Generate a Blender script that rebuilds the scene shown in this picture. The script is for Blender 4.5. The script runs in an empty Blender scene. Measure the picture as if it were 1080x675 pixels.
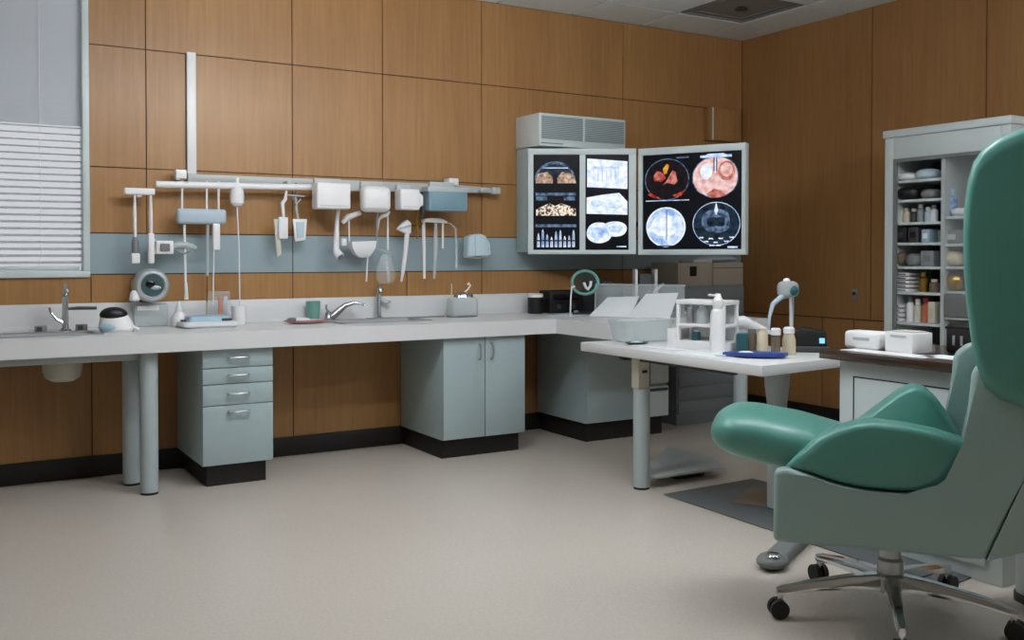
import bpy, bmesh, math, random
from mathutils import Vector, Matrix
random.seed(7)
SC = bpy.context.scene
COL = SC.collection
R = math.radians
PI = math.pi

# ------------------------------------------------------------------ camera
F_PX, CX, CY = 1032.0, 540.0, 288.0
YAW, PITCH, EYE = R(31), R(1.0), Vector((0, 0, 1.2))
V_ = Vector((math.sin(YAW)*math.cos(PITCH), math.cos(YAW)*math.cos(PITCH), -math.sin(PITCH)))
R_ = Vector((math.cos(YAW), -math.sin(YAW), 0))
U_ = R_.cross(V_)
def ray(x, y): return V_ + R_*((x-CX)/F_PX) - U_*((y-CY)/F_PX)
def P(x, y, Y=None, X=None, Z=None):
    """measured photo point -> room coordinates on a known plane (metres)"""
    d = ray(x, y)
    if Y is not None: t = (Y-EYE.y)/d.y
    elif X is not None: t = (X-EYE.x)/d.x
    else: t = (Z-EYE.z)/d.z
    return EYE + d*t
cam = bpy.data.cameras.new('camera'); co = bpy.data.objects.new('camera', cam); COL.objects.link(co)
cam.sensor_fit = 'HORIZONTAL'; cam.sensor_width = 36; cam.lens = 36*F_PX/1080
cam.shift_y = -(337.5-CY)/1080; cam.clip_start = .05
co.location = EYE; co.rotation_euler = (R(90)-PITCH, 0, -YAW)
SC.camera = co

# ------------------------------------------------------------------ materials
def s2l(c): return tuple(((v/255)/12.92 if v/255 <= .04045 else ((v/255+.055)/1.055)**2.4) for v in c)
MATS = {}
def mat(name, rgb, rough=.5, metal=0., spec=.5, noise=0., nscale=8., bump=0., bscale=60., emit=None, estr=1., alpha=None, trans=0., stretch=None, coat=0.):
    m = bpy.data.materials.new(name); m.use_nodes = True
    nt = m.node_tree; b = nt.nodes['Principled BSDF']
    c = s2l(rgb)+(1,)
    b.inputs['Base Color'].default_value = c
    b.inputs['Roughness'].default_value = rough
    b.inputs['Metallic'].default_value = metal
    b.inputs['Specular IOR Level'].default_value = spec
    b.inputs['Coat Weight'].default_value = coat
    if trans: b.inputs['Transmission Weight'].default_value = trans; b.inputs['IOR'].default_value = 1.2
    if alpha is not None: b.inputs['Alpha'].default_value = alpha
    tc = nt.nodes.new('ShaderNodeTexCoord')
    mp = nt.nodes.new('ShaderNodeMapping'); nt.links.new(tc.outputs['Object'], mp.inputs['Vector'])
    if stretch: mp.inputs['Scale'].default_value = stretch
    if noise:
        n = nt.nodes.new('ShaderNodeTexNoise'); n.inputs['Scale'].default_value = nscale; n.inputs['Detail'].default_value = 4
        nt.links.new(mp.outputs[0], n.inputs['Vector'])
        mx = nt.nodes.new('ShaderNodeMix'); mx.data_type = 'RGBA'
        mx.inputs['A'].default_value = tuple(max(0, v*(1-noise)) for v in c[:3])+(1,)
        mx.inputs['B'].default_value = tuple(min(1, v*(1+noise)) for v in c[:3])+(1,)
        nt.links.new(n.outputs['Fac'], mx.inputs['Factor']); nt.links.new(mx.outputs['Result'], b.inputs['Base Color'])
    if bump:
        n2 = nt.nodes.new('ShaderNodeTexNoise'); n2.inputs['Scale'].default_value = bscale
        nt.links.new(tc.outputs['Object'], n2.inputs['Vector'])
        bp = nt.nodes.new('ShaderNodeBump'); bp.inputs['Strength'].default_value = bump; bp.inputs['Distance'].default_value = .002
        nt.links.new(n2.outputs['Fac'], bp.inputs['Height']); nt.links.new(bp.outputs[0], b.inputs['Normal'])
    if emit:
        b.inputs['Emission Color'].default_value = s2l(emit)+(1,); b.inputs['Emission Strength'].default_value = estr
    MATS[name] = m
    return m
def wood(name, a, b2, rough=.38):
    m = bpy.data.materials.new(name); m.use_nodes = True; nt = m.node_tree; b = nt.nodes['Principled BSDF']
    tc = nt.nodes.new('ShaderNodeTexCoord')
    mp = nt.nodes.new('ShaderNodeMapping'); mp.inputs['Scale'].default_value = (14, 14, .7)
    nt.links.new(tc.outputs['Object'], mp.inputs['Vector'])
    n = nt.nodes.new('ShaderNodeTexNoise'); n.inputs['Scale'].default_value = 3.0; n.inputs['Detail'].default_value = 6; n.inputs['Roughness'].default_value = .65
    nt.links.new(mp.outputs[0], n.inputs['Vector'])
    n3 = nt.nodes.new('ShaderNodeTexNoise'); n3.inputs['Scale'].default_value = 1.1; n3.inputs['Detail'].default_value = 2
    mp3 = nt.nodes.new('ShaderNodeMapping'); mp3.inputs['Scale'].default_value = (2.2, 2.2, .5)
    nt.links.new(tc.outputs['Object'], mp3.inputs['Vector']); nt.links.new(mp3.outputs[0], n3.inputs['Vector'])
    add = nt.nodes.new('ShaderNodeMath'); add.operation = 'MULTIPLY_ADD'; add.inputs[1].default_value = .55
    ad2 = nt.nodes.new('ShaderNodeMath'); ad2.operation = 'MULTIPLY'; ad2.inputs[1].default_value = .45
    nt.links.new(n3.outputs['Fac'], ad2.inputs[0]); nt.links.new(n.outputs['Fac'], add.inputs[0]); nt.links.new(ad2.outputs[0], add.inputs[2])
    cr = nt.nodes.new('ShaderNodeValToRGB'); cr.color_ramp.elements[0].position = .33; cr.color_ramp.elements[1].position = .68
    cr.color_ramp.elements[0].color = s2l(a)+(1,); cr.color_ramp.elements[1].color = s2l(b2)+(1,)
    nt.links.new(add.outputs[0], cr.inputs['Fac']); nt.links.new(cr.outputs['Color'], b.inputs['Base Color'])
    b.inputs['Roughness'].default_value = rough; b.inputs['Specular IOR Level'].default_value = .4
    MATS[name] = m; return m
wood('wood', (150, 107, 64), (175, 131, 82))
wood('wood_shaded', (140, 99, 58), (166, 122, 75))  # copy of the same wood with shade darkened into its colour
mat('groove', (66, 42, 28), .8)
mat('stripe', (147, 164, 169), .42, noise=.05, nscale=3)
mat('baseboard', (26, 22, 20), .6)
mat('floor', (200, 189, 178), .33, noise=.17, nscale=80, spec=.4)
mat('ceil_tile', (220, 230, 232), .95, noise=.07, nscale=60, bump=.3, bscale=300)
mat('ceil_grid', (126, 128, 126), .6)
mat('plaster', (170, 160, 145), .9)
mat('counter', (218, 217, 217), .35, noise=.03, nscale=220)
mat('laminate', (164, 180, 182), .45, noise=.03, nscale=5)
mat('laminate_pale', (204, 213, 213), .4)
mat('leg_metal', (176, 186, 188), .4, noise=.03, nscale=5)
mat('black', (18, 17, 17), .45)
mat('black_gloss', (10, 10, 12), .18)
mat('dark_grey', (60, 60, 62), .5)
mat('mid_grey', (120, 122, 122), .5)
mat('rail_grey', (180, 186, 186), .4)
mat('white', (234, 232, 232), .35)
mat('white_soft', (228, 228, 230), .6)
mat('off_white', (205, 200, 186), .45)
mat('pale_blue', (160, 188, 202), .4)
mat('pale_grey_blue', (176, 190, 202), .45)
mat('teal_plastic', (120, 152, 164), .4)
mat('teal_deep', (40, 92, 100), .4)
mat('chrome', (205, 208, 210), .12, metal=1.)
mat('steel', (176, 179, 181), .32, metal=.75)
mat('silver', (190, 195, 198), .28, metal=.35)
mat('green_vinyl', (86, 146, 134), .34, noise=.05, nscale=3, bump=.06, bscale=200, spec=.5)
mat('seafoam_cup', (108, 160, 148), .45)
mat('chair_grey', (144, 168, 164), .45)
mat('clear', (235, 240, 240), .08, alpha=.16, spec=.6)
mat('frosted', (214, 222, 222), .5, alpha=.48)
mat('frosted_soft', (205, 214, 216), .5, alpha=.32)
mat('glass_dark', (40, 60, 60), .1, alpha=.35)
mat('glass', (225, 235, 238), .02, alpha=.07, spec=.6)
mat('paper', (226, 228, 230), .8)
mat('paper_blue', (188, 206, 214), .8)
mat('blue_pack', (38, 66, 140), .4, noise=.4, nscale=30)
mat('red_plate', (176, 66, 74), .4)
mat('pink', (214, 186, 184), .5)
mat('wood_top', (62, 46, 36), .2, noise=.12, nscale=6, coat=.3)
mat('tan_box', (178, 168, 153), .7)
mat('unit_grey', (134, 142, 146), .5)
mat('cream', (206, 192, 166), .5)
mat('brass', (176, 140, 70), .3, metal=1.)
mat('mat_grey', (92, 96, 96), .7, noise=.1, nscale=20)
mat('brown_paper', (120, 104, 86), .8)
mat('red', (160, 40, 36), .5)
mat('orange', (196, 110, 70), .5)
mat('cyan_lamp', (120, 190, 220), .3, emit=(120, 190, 230), estr=.8)
mat('lens', (70, 92, 96), .1, coat=.5)
mat('cabinet_in', (74, 78, 80), .6)
mat('rubber', (22, 22, 23), .6)
# blind slats let daylight through
m = mat('slat', (212, 214, 218), .5); nt = m.node_tree
tl = nt.nodes.new('ShaderNodeBsdfTranslucent'); tl.inputs['Color'].default_value = (.75, .8, .86, 1)
mxs = nt.nodes.new('ShaderNodeMixShader'); mxs.inputs[0].default_value = .3
nt.links.new(nt.nodes['Principled BSDF'].outputs[0], mxs.inputs[1]); nt.links.new(tl.outputs[0], mxs.inputs[2])
nt.links.new(mxs.outputs[0], nt.nodes['Material Output'].inputs['Surface'])
# glow of the added fill tubes
mat('fill_glow', (255, 255, 255), .5, emit=(246, 250, 255), estr=30)
# lit film scans
def film(name, a, b2, sc=20., strength=1., lo=.35, hi=.65, tex='noise'):
    m = bpy.data.materials.new(name); m.use_nodes = True; nt = m.node_tree; b = nt.nodes['Principled BSDF']
    b.inputs['Base Color'].default_value = (.006, .006, .007, 1); b.inputs['Roughness'].default_value = .3; b.inputs['Specular IOR Level'].default_value = .12
    tc = nt.nodes.new('ShaderNodeTexCoord')
    if tex == 'noise':
        n = nt.nodes.new('ShaderNodeTexNoise'); n.inputs['Scale'].default_value = sc; n.inputs['Detail'].default_value = 5; o = n.outputs['Fac']
    else:
        n = nt.nodes.new('ShaderNodeTexVoronoi'); n.inputs['Scale'].default_value = sc; o = n.outputs['Distance']
    nt.links.new(tc.outputs['Object'], n.inputs['Vector'])
    cr = nt.nodes.new('ShaderNodeValToRGB'); cr.color_ramp.elements[0].position = lo; cr.color_ramp.elements[1].position = hi
    cr.color_ramp.elements[0].color = s2l(a)+(1,); cr.color_ramp.elements[1].color = s2l(b2)+(1,)
    nt.links.new(o, cr.inputs['Fac']); nt.links.new(cr.outputs['Color'], b.inputs['Emission Color']); b.inputs['Emission Strength'].default_value = strength
    MATS[name] = m
film('screen_black', (3, 5, 9), (9, 12, 20), 12, .8)
film('f_white', (190, 210, 240), (248, 250, 255), 26, 1.0)
film('f_blue', (120, 160, 215), (226, 238, 255), 16, 1.0)
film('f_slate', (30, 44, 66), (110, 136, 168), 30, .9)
film('f_deep', (8, 16, 26), (38, 58, 76), 22, .9)
film('f_tan', (120, 84, 66), (216, 190, 166), 40, .95)
film('f_bone', (50, 40, 40), (244, 226, 204), 60, 1., .42, .56)
film('f_red', (110, 22, 16), (206, 70, 52), 40, .9)
film('f_orange', (196, 110, 30), (240, 190, 60), 40, .9)
film('f_pink', (196, 140, 136), (240, 210, 206), 22, 1.)
film('f_rose', (150, 70, 60), (214, 140, 126), 30, .95)
film('f_dark', (8, 8, 12), (34, 22, 26), 25, .8)

# ------------------------------------------------------------------ mesh builder
class MB:
    def __init__(s): s.bm = bmesh.new(); s.mats = []
    def _mi(s, m):
        if m not in s.mats: s.mats.append(m)
        return s.mats.index(m)
    def _fin(s, faces, m):
        i = s._mi(m)
        for f in faces: f.material_index = i
    def box(s, c, d, m, bev=0., rot=None, seg=2):
        n0 = set(s.bm.faces)
        M = Matrix.Translation(Vector(c)) @ (rot.to_4x4() if rot else Matrix.Identity(4)) @ Matrix.Diagonal((d[0], d[1], d[2], 1))
        r = bmesh.ops.create_cube(s.bm, size=1, matrix=M)
        if bev:
            ed = list({e for v in r['verts'] for e in v.link_edges})
            bmesh.ops.bevel(s.bm, geom=ed, offset=min(bev, min(d)*.49), segments=seg, profile=.5, affect='EDGES')
        s._fin([f for f in s.bm.faces if f not in n0], m); return s
    def bx(s, lo, hi, m, bev=0., seg=2):
        lo, hi = Vector(lo), Vector(hi); return s.box((lo+hi)/2, tuple(hi-lo), m, bev, None, seg)
    def ring_loft(s, rings, m, cap=True):
        vs = [[s.bm.verts.new(p) for p in r] for r in rings]; fs = []
        for a, b in zip(vs, vs[1:]):
            n = len(a)
            for i in range(n): fs.append(s.bm.faces.new((a[i], a[(i+1) % n], b[(i+1) % n], b[i])))
        if cap:
            fs.append(s.bm.faces.new(vs[0][::-1])); fs.append(s.bm.faces.new(vs[-1]))
        s._fin(fs, m); return s
    def tube(s, pts, r, m, n=10, cap=True):
        pts = [Vector(p) for p in pts]; rr = r if isinstance(r, (list, tuple)) else [r]*len(pts)
        rings = []; up = None
        for i, p in enumerate(pts):
            t = (pts[min(i+1, len(pts)-1)]-pts[max(i-1, 0)]).normalized()
            if up is None:
                up = Vector((0, 0, 1)) if abs(t.z) < .9 else Vector((1, 0, 0))
            a = t.cross(up).normalized(); b = a.cross(t).normalized(); up = b
            rings.append([p+(a*math.cos(2*PI*k/n)+b*math.sin(2*PI*k/n))*rr[i] for k in range(n)])
        return s.ring_loft(rings, m, cap)
    def cyl(s, p0, p1, r, m, r1=None, n=20): return s.tube([p0, p1], [r, r if r1 is None else r1], m, n)
    def lathe(s, prof, c, m, n=24, cap=True, sx=1., sy=1., axis=None):
        c = Vector(c); rot = axis or Matrix.Identity(3)
        return s.ring_loft([[c+rot@Vector((r*sx*math.cos(2*PI*k/n), r*sy*math.sin(2*PI*k/n), z)) for k in range(n)] for r, z in prof], m, cap)
    def ell(s, c, rad, m, nu=20, nv=12, rot=None, p=2.):
        c = Vector(c); rot = rot or Matrix.Identity(3); pr = []
        def sg(v, e): return math.copysign(abs(v)**e, v)
        e = 2./p
        rings = []
        for i in range(1, nv):
            a = -PI/2+PI*i/nv
            rings.append([c+rot@Vector((rad[0]*sg(math.cos(a), e)*sg(math.cos(2*PI*k/nu), e), rad[1]*sg(math.cos(a), e)*sg(math.sin(2*PI*k/nu), e), rad[2]*sg(math.sin(a), e))) for k in range(nu)])
        return s.ring_loft(rings, m)
    def prism(s, poly, ext, m, bev=0., seg=2):
        """poly: list of 3-D points (planar), extruded by vector ext"""
        n0 = set(s.bm.faces); ext = Vector(ext)
        a = [s.bm.verts.new(Vector(p)) for p in poly]; b = [s.bm.verts.new(Vector(p)+ext) for p in poly]; n = len(a)
        s.bm.faces.new(a[::-1]); s.bm.faces.new(b)
        for i in range(n): s.bm.faces.new((a[i], a[(i+1) % n], b[(i+1) % n], b[i]))
        if bev:
            ed = list({e for v in a+b for e in v.link_edges})
            bmesh.ops.bevel(s.bm, geom=ed, offset=bev, segments=seg, profile=.5, affect='EDGES')
        s._fin([f for f in s.bm.faces if f not in n0], m); return s
    def mesh(s, name, ang=.6):
        bmesh.ops.recalc_face_normals(s.bm, faces=s.bm.faces[:])
        me = bpy.data.meshes.new(name); s.bm.to_mesh(me); s.bm.free()
        for k in s.mats: me.materials.append(MATS[k])
        me.shade_smooth(); me.set_sharp_from_angle(angle=ang)
        return me
    def build(s, name, parent=None, loc=(0, 0, 0), rz=0., label=None, ang=.6):
        o = bpy.data.objects.new(name, s.mesh(name, ang)); COL.objects.link(o)
        if parent: o.parent = parent
        o.location = loc; o.rotation_euler = (0, 0, rz)
        if label: o['label'] = label
        return o
def tag(o, label, cat, group=None):
    o['label'] = label; o['category'] = cat
    if group: o['group'] = group
    return o
def thing(name, label, cat, loc=(0, 0, 0), rz=0., group=None):
    o = bpy.data.objects.new(name, None); COL.objects.link(o); o.empty_display_size = .1
    o.location = loc; o.rotation_euler = (0, 0, rz); return tag(o, label, cat, group)
def struct(o): o['kind'] = 'structure'; return o
def copy_tree(o, loc=None, rz=None, label=None, parent=None):
    c = o.copy(); COL.objects.link(c)
    if parent: c.parent = parent
    if loc is not None: c.location = loc
    if rz is not None: c.rotation_euler = (0, 0, rz)
    if label: c['label'] = label
    for ch in list(o.children): copy_tree(ch, parent=c)
    return c
def rotm(x=0, y=0, z=0): return Matrix.Rotation(z, 3, 'Z') @ Matrix.Rotation(y, 3, 'Y') @ Matrix.Rotation(x, 3, 'X')
def arc(c, r, a0, a1, n, ax, ay):
    c, ax, ay = Vector(c), Vector(ax), Vector(ay)
    return [c+ax*(r*math.cos(a0+(a1-a0)*i/n))+ay*(r*math.sin(a0+(a1-a0)*i/n)) for i in range(n+1)]

# ------------------------------------------------------------------ room shell
XL, XR, YB, YF, H = -1.5, 5.56, 5.72, -1.6, 2.9
WX0, WX1, WZ0, WZ1 = -.95, .74, 1.12, 2.66
struct(MB().bx((XL, YF, -.05), (XR, YB, 0), 'floor').build('floor'))
b = MB().bx((XL, YF, H+.012), (XR+.1, YB+.1, H+.08), 'ceil_grid')
gx = [4.54+.61*i for i in range(-10, 3)]; gy = [5.30+.61*i for i in range(-12, 2)]
for i in range(len(gx)-1):
    for j in range(len(gy)-1):
        x0, x1 = max(gx[i]+.009, XL), min(gx[i+1]-.009, XR); y0, y1 = max(gy[j]+.009, YF), min(gy[j+1]-.009, YB)
        if x1-x0 < .02 or y1-y0 < .02: continue
        if abs(x0-4.549) < .01 and abs(y0-4.699) < .01: continue
        b.bx((x0, y0, H), (x1, y1, H+.02), 'ceil_tile')
struct(b.build('ceiling'))
# back wall: timber panels on a dark backing, with the window opening left free
b = MB()
b.bx((XL, YB+.006, 0), (WX0, YB+.1, H), 'groove'); b.bx((WX1, YB+.006, 0), (XR+.1, YB+.1, H), 'groove')
b.bx((WX0, YB+.006, 0), (WX1, YB+.1, WZ0), 'groove'); b.bx((WX0, YB+.006, WZ1), (WX1, YB+.1, H), 'groove')
def panels(xs, z0, z1, m):
    for x0, x1 in zip(xs, xs[1:]): b.bx((x0+.003, YB, z0+.003), (x1-.003, YB+.012, z1-.003), m)
panels((.77, 1.065, 1.90, 2.485, 3.2, 4.38, XR), 2.345, H, 'wood')
panels((XL, -.95), 1.1, H, 'wood')
panels((-.95, .1, .77), 2.70, H, 'wood')
panels((.77, 1.065, 1.28, 1.90, 2.485, 3.2, 4.38, XR), 1.685, 2.345, 'wood')
panels((.77, 1.065, 1.90, 3.2, 4.38, XR), 1.325, 1.685, 'wood')
panels((.77, 1.90, 3.2, 4.38, XR), 1.10, 1.325, 'stripe')
panels((XL, -.4, .775, 1.90, 2.65, 3.2, 4.38, XR), .10, 1.10, 'wood')
struct(b.build('wall_back'))
b = MB().bx((XR+.006, YF, 0), (XR+.1, YB+.1, H), 'groove')
for y0, y1 in ((YF, -.6), (-.6, .25), (.25, 1.1), (1.1, 1.95), (1.95, 2.8), (2.8, 3.64), (3.64, 4.48), (4.48, YB)):
    b.bx((XR, y0+.004, .757+.004), (XR+.012, y1-.004, H), 'wood_shaded')
for y0, y1 in ((YF, 0), (0, 1.2), (1.2, 2.4), (2.4, 3.64), (3.64, 4.62), (4.62, 4.9), (4.9, YB)):
    b.bx((XR, y0+.004, .1), (XR+.012, y1-.004, .757-.004), 'wood_shaded')
struct(b.build('wall_right'))
struct(MB().bx((XL-.1, YF, 0), (XL, YB+.1, H), 'plaster').build('wall_left'))
struct(MB().bx((XL-.1, YF-.1, 0), (XR+.1, YF, H), 'plaster').build('wall_front'))
struct(MB().bx((XL, YB-.012, .0), (XR-.012, YB-.0005, .115), 'baseboard', .003).build('baseboard_back'))
struct(MB().bx((XR-.012, YF, .0), (XR-.0005, YB-.013, .115), 'baseboard', .003).build('baseboard_right'))
# window with its frame, glass and blind
w = struct(MB().bx((WX0-.0, YB-.02, WZ0-.035), (WX1+.03, YB+.09, WZ0), 'laminate_pale', .004)
    .bx((WX1-.005, YB-.02, WZ0), (WX1+.03, YB+.09, WZ1), 'laminate_pale', .004)
    .bx((WX0-.03, YB-.02, WZ0-.035), (WX0+.005, YB+.09, WZ1), 'laminate_pale', .004)
    .bx((WX0-.03, YB-.02, WZ1), (WX1+.03, YB+.09, WZ1+.035), 'laminate_pale', .004)
    .bx((-.12, YB+.06, WZ0), (-.08, YB+.09, WZ1), 'laminate_pale').build('window_1'))
MB().bx((WX0, YB+.07, WZ0), (WX1, YB+.076, WZ1), 'glass').build('pane', w)
t = thing('window_blind', 'white horizontal slat blind closed over the window at far left', 'blind', (-.09, YB+.03, WZ0))
b = MB(); n = 41
for k in range(n):
    z = .045+k*.0362; f = k/(n-1)
    a = R(14) if z < .80 else R(103)
    c = math.cos(a); sn = math.sin(a)
    b.box((0, 0, z), (1.648, .052, .0016), 'slat', rot=rotm(x=a))
b.build('slats', t)
MB().bx((-.81, -.014, .004), (.81, .014, .026), 'laminate_pale', .004).build('bottom_rail', t)
MB().bx((-.81, -.022, 1.49), (.81, .022, 1.535), 'laminate_pale', .004).build('head_rail', t)
b = MB()
for x in (-.62, 0, .62): b.cyl((x, -.026, .02), (x, -.026, 1.5), .0015, 'white', n=6)
b.build('ladder_cord', t)
# ceiling diffuser, white conduit, wall box
t = thing('ceiling_vent', 'square grey slotted air diffuser set in the ceiling grid near the corner', 'vent', (4.845, 4.995, H+.005))
b = MB()
for k in range(4):
    r0 = .285-.062*k; z = .0+.005*k
    for sx, sy in ((1, 0), (-1, 0), (0, 1), (0, -1)):
        L = r0*2
        b.box((sx*r0, sy*r0, z+.012), (L if sy else .014, L if sx else .014, .03), 'ceil_grid', rot=None)
b.build('louvre_ring', t)
MB().bx((-.295, -.295, .012), (.295, .295, .02), 'mid_grey').build('back_plate', t)
MB().lathe([(.001, .0), (.045, .002), (.03, .02)], (0, 0, -.01), 'dark_grey').build('damper_knob', t)
tag(MB().bx((-.026, -.02, 0), (.026, -.0005, .69), 'white', .006).build('conduit', None, (1.308, YB, 1.665)), 'white vertical cable conduit running up the wood wall from the rail', 'conduit')
t = thing('wall_locker', 'small wood fronted wall box with pale edge strip in the upper corner', 'box', (5.325, YB, 2.09))
MB().bx((-.165, -.06, 0), (.165, -.0005, .25), 'wood_shaded', .004).build('body', t)
MB().bx((-.125, -.066, .006), (.16, -.061, .244), 'wood', .002).build('door', t)
MB().bx((-.135, -.07, -.0), (-.125, -.061, .25), 'laminate_pale', .001).build('edge_strip', t)
t = thing('lock_plate', 'small metal lock plate on the right wood wall panel', 'lock', (XR, P(902, 310, X=XR).y, P(902, 317, X=XR).z))
MB().bx((-.008, -.022, 0), (0, .022, .08), 'steel', .003).build('plate', t)
MB().cyl((-.02, 0, .05), (-.008, 0, .05), .012, 'dark_grey').build('keyhole_cylinder', t)

# added fill lights out of view, shaped as hanging tubes, to brighten ceiling and walls
def fill_tube(x, y, z, label, ln=1.5):
    t = thing('fill_light', label, 'light', (x, y, z), 0, 'added fill lights')
    MB().bx((-ln/2, -.012, .058), (ln/2, .012, .085), 'white', .006).build('housing', t)
    MB().cyl((-ln/2+.02, 0, 0), (ln/2-.02, 0, 0), .056, 'fill_glow', n=16).build('diffuser', t)
    for sx in (-1, 1): MB().cyl((sx*ln*.4, 0, .085), (sx*ln*.4, 0, H-z), .003, 'steel', n=8).build('cord', t)
fill_tube(1.5, 3.6, 2.45, 'added unseen fill light tube over the floor in front of the drawer cabinet', 1.7)
fill_tube(2.45, 2.45, 2.5, 'added unseen fill light tube over the floor before the two door cabinet', 1.2)
fill_tube(3.95, 1.5, 2.45, 'added unseen fill light tube behind the green chair near the side counter', 1.3)

# ------------------------------------------------------------------ counter run
CT, CB, CF = .81, .72, 5.06
t = thing('worktop', 'long pale speckled worktop along the wood wall turning the corner', 'worktop', (0, 0, 0))
b = MB()
S1 = (.26, .75, 5.22, 5.46); S2 = (2.06, 2.62, 5.32, 5.60); YB_ = YB-.001
def slab(x0, x1, y0, y1): b.bx((x0, y0, CB), (x1, y1, CT), 'counter')
slab(-1.3, S1[0], CF, YB_); slab(S1[0], S1[1], CF, S1[2]); slab(S1[0], S1[1], S1[3], YB_)
slab(S1[1], S2[0], CF, YB_); slab(S2[0], S2[1], CF, S2[2]); slab(S2[0], S2[1], S2[3], YB_)
slab(S2[1], 4.53, CF, YB_); slab(3.36, 4.53, 4.42, CF)
bmesh.ops.remove_doubles(b.bm, verts=b.bm.verts[:], dist=.0005)
b.build('slab', t)
MB().bx((-1.3, YB-.025, CT), (4.53, YB_, .945), 'counter', .004).build('backsplash', t)
def table_leg(par, x, y, top, r=.044, base=None):
    l = MB().cyl((x, y, .012), (x, y, top), r, 'leg_metal', n=28).build('leg', par)
    MB().cyl((x, y, 0), (x, y, .014), r*.97, 'rubber', n=28).build('foot_glide', l)
table_leg(t, .965, 5.16, CB-.002)
table_leg(t, .925, 5.42, CB-.002)
table_leg(t, 4.42, 4.55, CB-.002)
MB().bx((-1.25, 5.19, .675), (.94, 5.22, .715), 'leg_metal', .006).bx((-1.25, 5.62, .675), (.94, 5.65, .715), 'leg_metal', .006).build('support_rail', t)
# sinks
def sink(name, label, S, depth, drain=None):
    x0, x1, y0, y1 = S; cx, cy = (x0+x1)/2, (y0+y1)/2; hx, hy = (x1-x0)/2, (y1-y0)/2
    t = thing(name, label, 'sink', (cx, cy, CT))
    b = MB(); w = .018
    def rr(hx, hy, z, rad=.06, n=6):
        out = []
        for qx, qy, a0 in ((1, 1, 0), (-1, 1, 90), (-1, -1, 180), (1, -1, 270)):
            for i in range(n+1):
                a = R(a0+90*i/n); out.append(Vector((qx*(hx-rad)+rad*math.cos(a), qy*(hy-rad)+rad*math.sin(a), z)))
        return out
    b.ring_loft([rr(hx+w, hy+w, .0005, .03), rr(hx+w, hy+w, .005, .03), rr(hx+.004, hy+.004, .006, .03), rr(hx-.006, hy-.006, .001, .03), rr(hx-.012, hy-.012, -depth+.02, .03), rr(hx-.03, hy-.03, -depth, .03)], 'steel', cap=False)
    bot = [b.bm.verts.new(p) for p in rr(hx-.03, hy-.03, -depth, .03)]; f = b.bm.faces.new(bot); f.material_index = 0
    b.build('basin', t)
    MB().lathe([(.0, -depth+.003), (.03, -depth+.004), (.034, -depth+.001)], (0, 0, 0), 'chrome', cap=False).build('drain', t)
    if drain:
        dx, dy = drain
        MB().lathe([(.095, -.093), (.098, -.10), (.092, -.19), (.08, -.225), (.05, -.242), (.0, -.245)], (dx, dy, 0), 'off_white', cap=False).build('drain_bowl', t, label='off-white bowl hanging under the worktop')
    return t
sink('sink', 'shallow steel sink at the left end of the worktop beneath the window', S1, .06, (.09, .06))
sink('sink', 'oval-cornered steel sink in the middle of the worktop behind the open knee space', S2, .075)
# cabinets under the worktop
def handle(par, x, z, w, y):
    MB().tube([(x-w/2, y, z), (x-w/2, y-.022, z), (x-w/2+.012, y-.028, z), (x+w/2-.012, y-.028, z), (x+w/2, y-.022, z), (x+w/2, y, z)], .006, 'steel', 8).build('handle', par)
t = thing('drawer_cabinet', 'grey-blue four drawer cabinet left of the open knee space', 'cabinet', (1.40, 5.10, 0))
MB().bx((-.183, .02, .115), (.183, .60, .719), 'laminate', .003).build('body', t)
MB().bx((-.15, .06, 0), (.16, .59, .114), 'baseboard').build('plinth', t)
for z0, z1 in ((.622, .716), (.538, .618), (.428, .534), (.118, .424)):
    d = MB().bx((-.183, 0, z0), (.183, .019, z1), 'laminate', .003).build('drawer', t)
    handle(d, .0, (z1-.032 if z1-z0 > .2 else (z0+z1)/2+.004), .105, 0)
t = thing('door_cabinet', 'grey-blue two door cabinet beneath the worktop right of the knee space', 'cabinet', (2.877, 5.10, 0))
MB().bx((-.28, .02, .115), (.28, .60, .719), 'laminate', .003).build('body', t)
MB().bx((-.262, .06, 0), (.27, .59, .114), 'baseboard').build('plinth', t)
for s in (-1, 1):
    d = MB().bx((min(s*.0025, s*.28), 0, .118), (max(s*.0025, s*.28), .019, .716), 'laminate', .003).build('door', t)
    x = s*.04
    MB().tube([(x, 0, .675), (x, -.022, .672), (x+s*.003, -.030, .63), (x, -.022, .588), (x, 0, .585)], .006, 'steel', 8).build('handle', d)
t = thing('drawer_cabinet', 'shaded grey cabinet with side drawers under the corner worktop behind the desk leg', 'cabinet', (3.98, 5.09, 0))
MB().bx((-.36, .02, .125), (.31, .60, .719), 'laminate', .003).build('body', t)
MB().bx((-.33, .06, 0), (.30, .59, .124), 'baseboard').build('plinth', t)
MB().bx((-.36, 0, .128), (.07, .019, .716), 'laminate', .003).build('door', t)
for z0, z1 in ((.128, .33), (.35, .53), (.55, .716)):
    d = MB().bx((.075, 0, z0), (.31, .019, z1), 'laminate_pale', .006).build('drawer', t)
    MB().bx((.09, -.012, z1-.03), (.295, 0, z1-.012), 'dark_grey', .003).build('handle', d)
tag(MB().prism([(-.11, 0, 0), (.09, 0, .0), (.10, 0, .17), (.092, 0, .335), (-.1, 0, .335)], (0, .02, 0), 'teal_plastic', .006).build('hand_towel', None, (.19, CF+.0, .325+.015)), 'teal hand towel hanging below the worktop at the far left edge', 'towel')

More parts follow.
